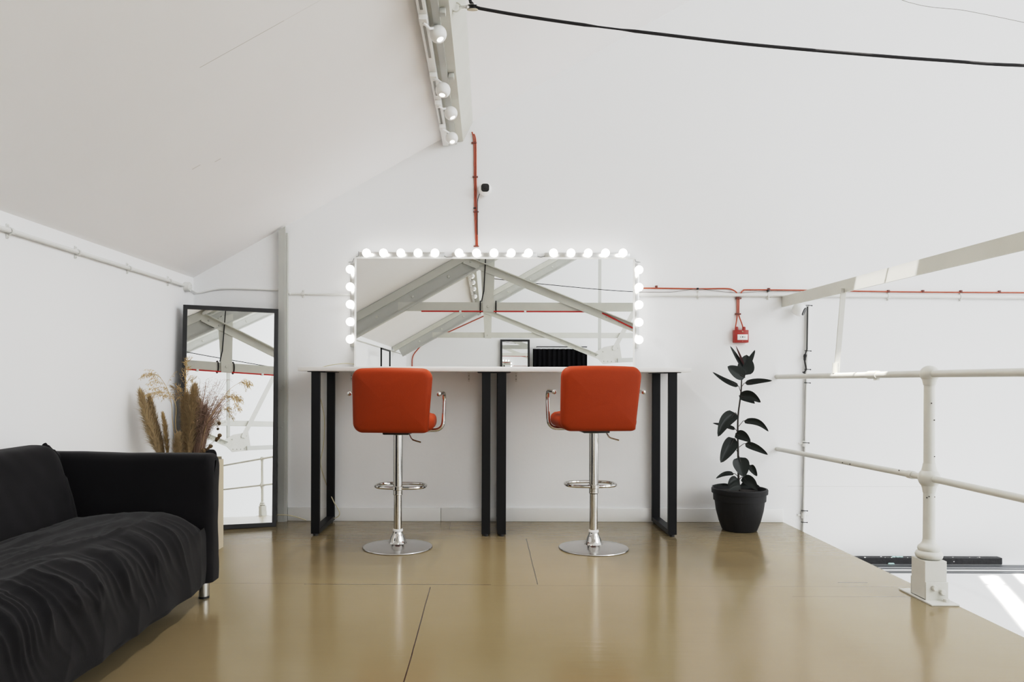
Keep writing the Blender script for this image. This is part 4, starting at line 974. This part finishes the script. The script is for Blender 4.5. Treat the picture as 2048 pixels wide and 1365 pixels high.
# ================================================================== HALL BEHIND THE CAMERA (seen in the mirrors)
def truss(y, label, cable):
    t = thing('roof_truss', label, 'roof truss', (1.5, y, 1.9), 'steel roof trusses of the hall'); t['kind'] = 'thing'
    th = .05
    def pl(p_, q_, off_lo, off_hi, ya, yb):
        n = V((.4906, 0, -.8714))
        a, b = V((p_, ya, ceil_z(p_))), V((q_, ya, ceil_z(q_)))
        return MB().prism([a + n*off_lo, b + n*off_lo, b + n*off_hi, a + n*off_hi], (0, yb - ya, 0))
    r_ = pl(-1.98, 6.3, .004, .10, y - .06, y + .06).build('rafter_top_plate', M['steel'], t, 10)
    r2 = pl(-1.9, 6.3, .10, .265, y - .02, y + .02).build('rafter', M['steel2'], t, 10)
    pl(-1.9, 6.3, .255, .275, y - .06, y + .06).build('rafter_bottom_flange', M['steel2'], r2, 10)
    mb = MB(); k = -1.5
    while k < 4.2:
        mb.lathe([(0, 0), (.021, 0), (.017, .014), (0, .017)], V((k + .08, y + .02, ceil_z(k) - .15)), (0, 1, 0), 8); k += .46
    mb.build('bolt', M['steel'], r2)
    tb_ = MB().box(-1.15, 6.4, y - .03, y + .027, 1.845, 1.955).build('tie_beam', M['steel'], t, 10)
    MB().prism([(-.06, y + .029, 1.83), (.075, y + .029, 1.83), (.09, y + .029, 2.6), (-.10, y + .029, 2.52)], (0, .014, 0)).build('king_post', M['steel'], t, 10)
    MB().lathe([(0, 0), (.015, 0), (.012, .012), (0, .014)], (0, y + .043, 1.90), (0, 1, 0), 8).build('bolt', M['steel'], t)
    a, b = V((-.30, y + .05, 2.50)), V((2.3, y + .05, 1.46))
    stt = MB().bar(a, b, .012, .105, (0, 0, 1)).bar(a + V((0, .03, .045)), b + V((0, .03, .045)), .06, .012, (0, 0, 1)).build('strut', M['steel'], t, 10)
    mb = MB()
    for f_ in (.03, .08, .70, .76, .82, .94, .98): mb.lathe([(0, 0), (.014, 0), (.011, .012), (0, .014)], a.lerp(b, f_) + V((0, .006, 0)), (0, 1, 0), 8)
    mb.build('bolt', M['steel2'], stt)
    g = MB().prism([(2.18, y + .03, 1.52), (2.42, y + .03, 1.66), (2.74, y + .03, 1.72), (2.80, y + .03, 1.34), (2.40, y + .03, 1.30)], (0, .014, 0)).build('gusset_plate', M['rail'], t, 10)
    mb = MB()
    for gx, gz in ((2.28, 1.50), (2.40, 1.56), (2.42, 1.36), (2.5, 1.36), (2.58, 1.36), (2.66, 1.37), (2.72, 1.40), (2.6, 1.6), (2.7, 1.64)):
        mb.lathe([(0, 0), (.014, 0), (.011, .012), (0, .014)], (gx, y + .044, gz), (0, 1, 0), 8)
    mb.build('bolt', M['steel2'], g)
    MB().box(2.30, 2.36, y - .01, y + .028, 1.50, ceil_z(2.33) - .1).build('hanger_bar', M['steel2'], t, 10)
    MB().bar((2.62, y + .05, 1.60), (3.5, y + .05, 3.3), .012, .09, (0, 0, 1)).build('diagonal', M['rail'], t, 10)
    MB().bar((2.70, y + .05, 1.38), (7.0, y + .05, 1.55), .05, .09, (0, 0, 1)).build('lower_chord', M['steel2'], t, 10)
    if cable:
        rc = thing('red_truss_cable', 'bright red cable clipped under the nearest truss tie, seen in the mirrors', 'cable', (0, y, 1.83))
        MB().tube([(-.85, y + .028, 1.838), (1.42, y + .028, 1.838), (1.50, y + .07, 1.80), (2.05, y + .07, 1.53)], .009, 8).build('cable', mat('bright_red', srgb(196, 40, 34), .5), rc)
        for xx in (-.35, .48, 1.4): MB().box(xx - .014, xx + .014, y - .0, y + .042, 1.825, 1.85).build('cable_clip', M['white'], rc)
        rr = thing('truss_rope', 'black rope tied down the king post of the nearest truss, seen in the mirrors', 'rope', (-.06, y, 1.83))
        MB().tube([(-.02, y + .09, 2.68), (-.05, y + .05, 2.1), (-.08, y + .045, 1.96)], .007, 6).build('line', M['rope'], rr)
        for xx in (-.095, .105):
            MB().tube([(xx, y + .045*math.cos(k*2*PI/14) - .005, 1.90 + .075*math.sin(k*2*PI/14)) for k in range(14)], .008, 6, closed=True).build('loop', M['rope'], rr)
truss(.35, 'pale grey steel roof truss nearest the wall mirror, with red cable', True)
truss(-5.55, 'second pale grey steel roof truss, further off in the wall mirror', False)
# far-end furniture reflected
t = thing('floor_mirror', 'black-framed mirror against the far end wall, reflected in the wall mirror', 'mirror', (.67, FY + .1, 0))
mb = MB(); 
for a_ in ((.31, .36, 0, 1.96), (.98, 1.03, 0, 1.96), (.36, .98, 0, .05), (.36, .98, 1.91, 1.96)): mb.box(a_[0], a_[1], FY + .03, FY + .06, a_[2], a_[3])
mb.build('frame', M['frame_black'], t, 0)
MB().box(.36, .98, FY + .03, FY + .045, .05, 1.91).build('glass', M['mirror'], t, 0)
t = thing('changing_curtain', 'black curtain on a rail at the far end wall, reflected in the wall mirror', 'curtain', (1.75, FY + .15, 0))
MB().grid(lambda u, v: V((1.10 + 1.32*u, FY + .16 + .025*math.sin(u*70) + .01*math.sin(u*23), .03 + 1.70*v)), 160, 4).build('fabric', M['curtain'], t, 80)
MB().tube(fillet([(1.2, FY + .002, 1.78), (1.2, FY + .16, 1.78), (2.42, FY + .16, 1.78), (2.42, FY + .002, 1.78)], .04), .011, 8).build('rail', M['black'], t)
for k in range(9): MB().tube([(1.15 + k*.15 + .014*math.cos(a*PI/5), FY + .16, 1.755 + .032*math.sin(a*PI/5)) for a in range(10)], .003, 5, closed=True).build('ring', M['alu'], t)
t = thing('clothes_rail', 'black clothes rail by the low side wall, reflected in the wall mirror', 'clothes rail', (-1.75, -3, 0))
for yy in (-2.6, -3.7): MB().box(-1.80, -1.775, yy, yy + .025, 0, 1.50).box(-1.95, -1.6, yy, yy + .025, 0, .025).build('upright', M['blackm'], t, 0)
MB().box(-1.80, -1.775, -3.7, -2.575, 1.475, 1.50).build('top_bar', M['blackm'], t, 0)
tag(MB().tube(fillet([(-1.85, FY + .012, .4), (-1.85, FY + .012, 1.55), (-1.6, FY + .012, 1.85), (-.35, FY + .012, 2.42), (0, FY + .012, 2.58)], .12), .012, 8).build('red_wall_conduit', M['red']), 'red conduit climbing the far end wall, reflected in the wall mirror', 'conduit')

# ================================================================== LIGHT
w = bpy.data.worlds.new('world'); sc.world = w; w.use_nodes = True
w.node_tree.nodes['Background'].inputs['Color'].default_value = (0.86, 0.93, 1.0, 1)
w.node_tree.nodes['Background'].inputs['Strength'].default_value = 0.35
def area(name, loc, direction, sx, sy, e, col):
    d = bpy.data.lights.new(name, 'AREA'); d.shape = 'RECTANGLE'; d.size = sx; d.size_y = sy; d.energy = e; d.color = col
    o = bpy.data.objects.new(name, d); COL.objects.link(o); o.location = loc
    o.rotation_euler = V(direction).to_track_quat('-Z', 'Y').to_euler(); return o
for i, (h, zf, nx, e) in enumerate([(SK[0], rz, -1, 440), (SK[1], rz, -1, 530), (SK[2], rz, -1, 80)]):
    xm = (h[0][0] + h[1][0])/2; ym = (h[0][1] + h[2][1])/2
    o = area('skylight_%d' % i, (xm, ym, 0), (0, 0, -1), abs(h[1][0] - h[0][0])*1.12, abs(h[2][1] - h[0][1])*.96, e, (.95, .98, 1.0))
    zx = V((.49*nx, 0, -.87)).normalized(); ya = V((0, 1, 0)); xa = ya.cross(-zx).normalized()
    o.matrix_world = Matrix(((xa.x, ya.x, -zx.x, xm), (xa.y, ya.y, -zx.y, ym), (xa.z, ya.z, -zx.z, zf(xm) + .06), (0, 0, 0, 1)))
for y, x, z, ya, d, lb in spots:
    d = V(d).normalized(); c = V((x, y, z)) + d*.05
    l_ = bpy.data.lights.new('spot_lamp', 'SPOT'); l_.energy = 38; l_.spot_size = math.radians(125); l_.spot_blend = .9; l_.shadow_soft_size = .02; l_.color = (1, .97, .92)
    o = bpy.data.objects.new('spot_lamp', l_); COL.objects.link(o); o.location = c; o.rotation_euler = d.to_track_quat('-Z', 'Y').to_euler()
sd = bpy.data.lights.new('sun', 'SUN'); sd.energy = 16.0; sd.angle = math.radians(.6); sd.color = (1, .96, .9)
so = bpy.data.objects.new('sun', sd); COL.objects.link(so)
so.rotation_euler = V((.33, .44, -1)).to_track_quat('-Z', 'Y').to_euler()

sc.view_settings.view_transform = 'Standard'
sc.view_settings.look = 'None'
sc.view_settings.exposure = 0.0
sc.view_settings.use_curve_mapping = True
cm = sc.view_settings.curve_mapping
cm.use_clip = False; cm.extend = 'EXTRAPOLATED'
cv = cm.curves[3]
cv.points[0].location = (0, 0); cv.points[1].location = (1.0, .735)
for a_, b_ in ((.06, .054), (.25, .285), (.5, .545), (.75, .665)): cv.points.new(a_, b_)
cm.update()
sc.cycles.use_denoising = True
sc.cycles.max_bounces = 16; sc.cycles.diffuse_bounces = 8; sc.cycles.glossy_bounces = 8
sc.cycles.sample_clamp_indirect = 6.0
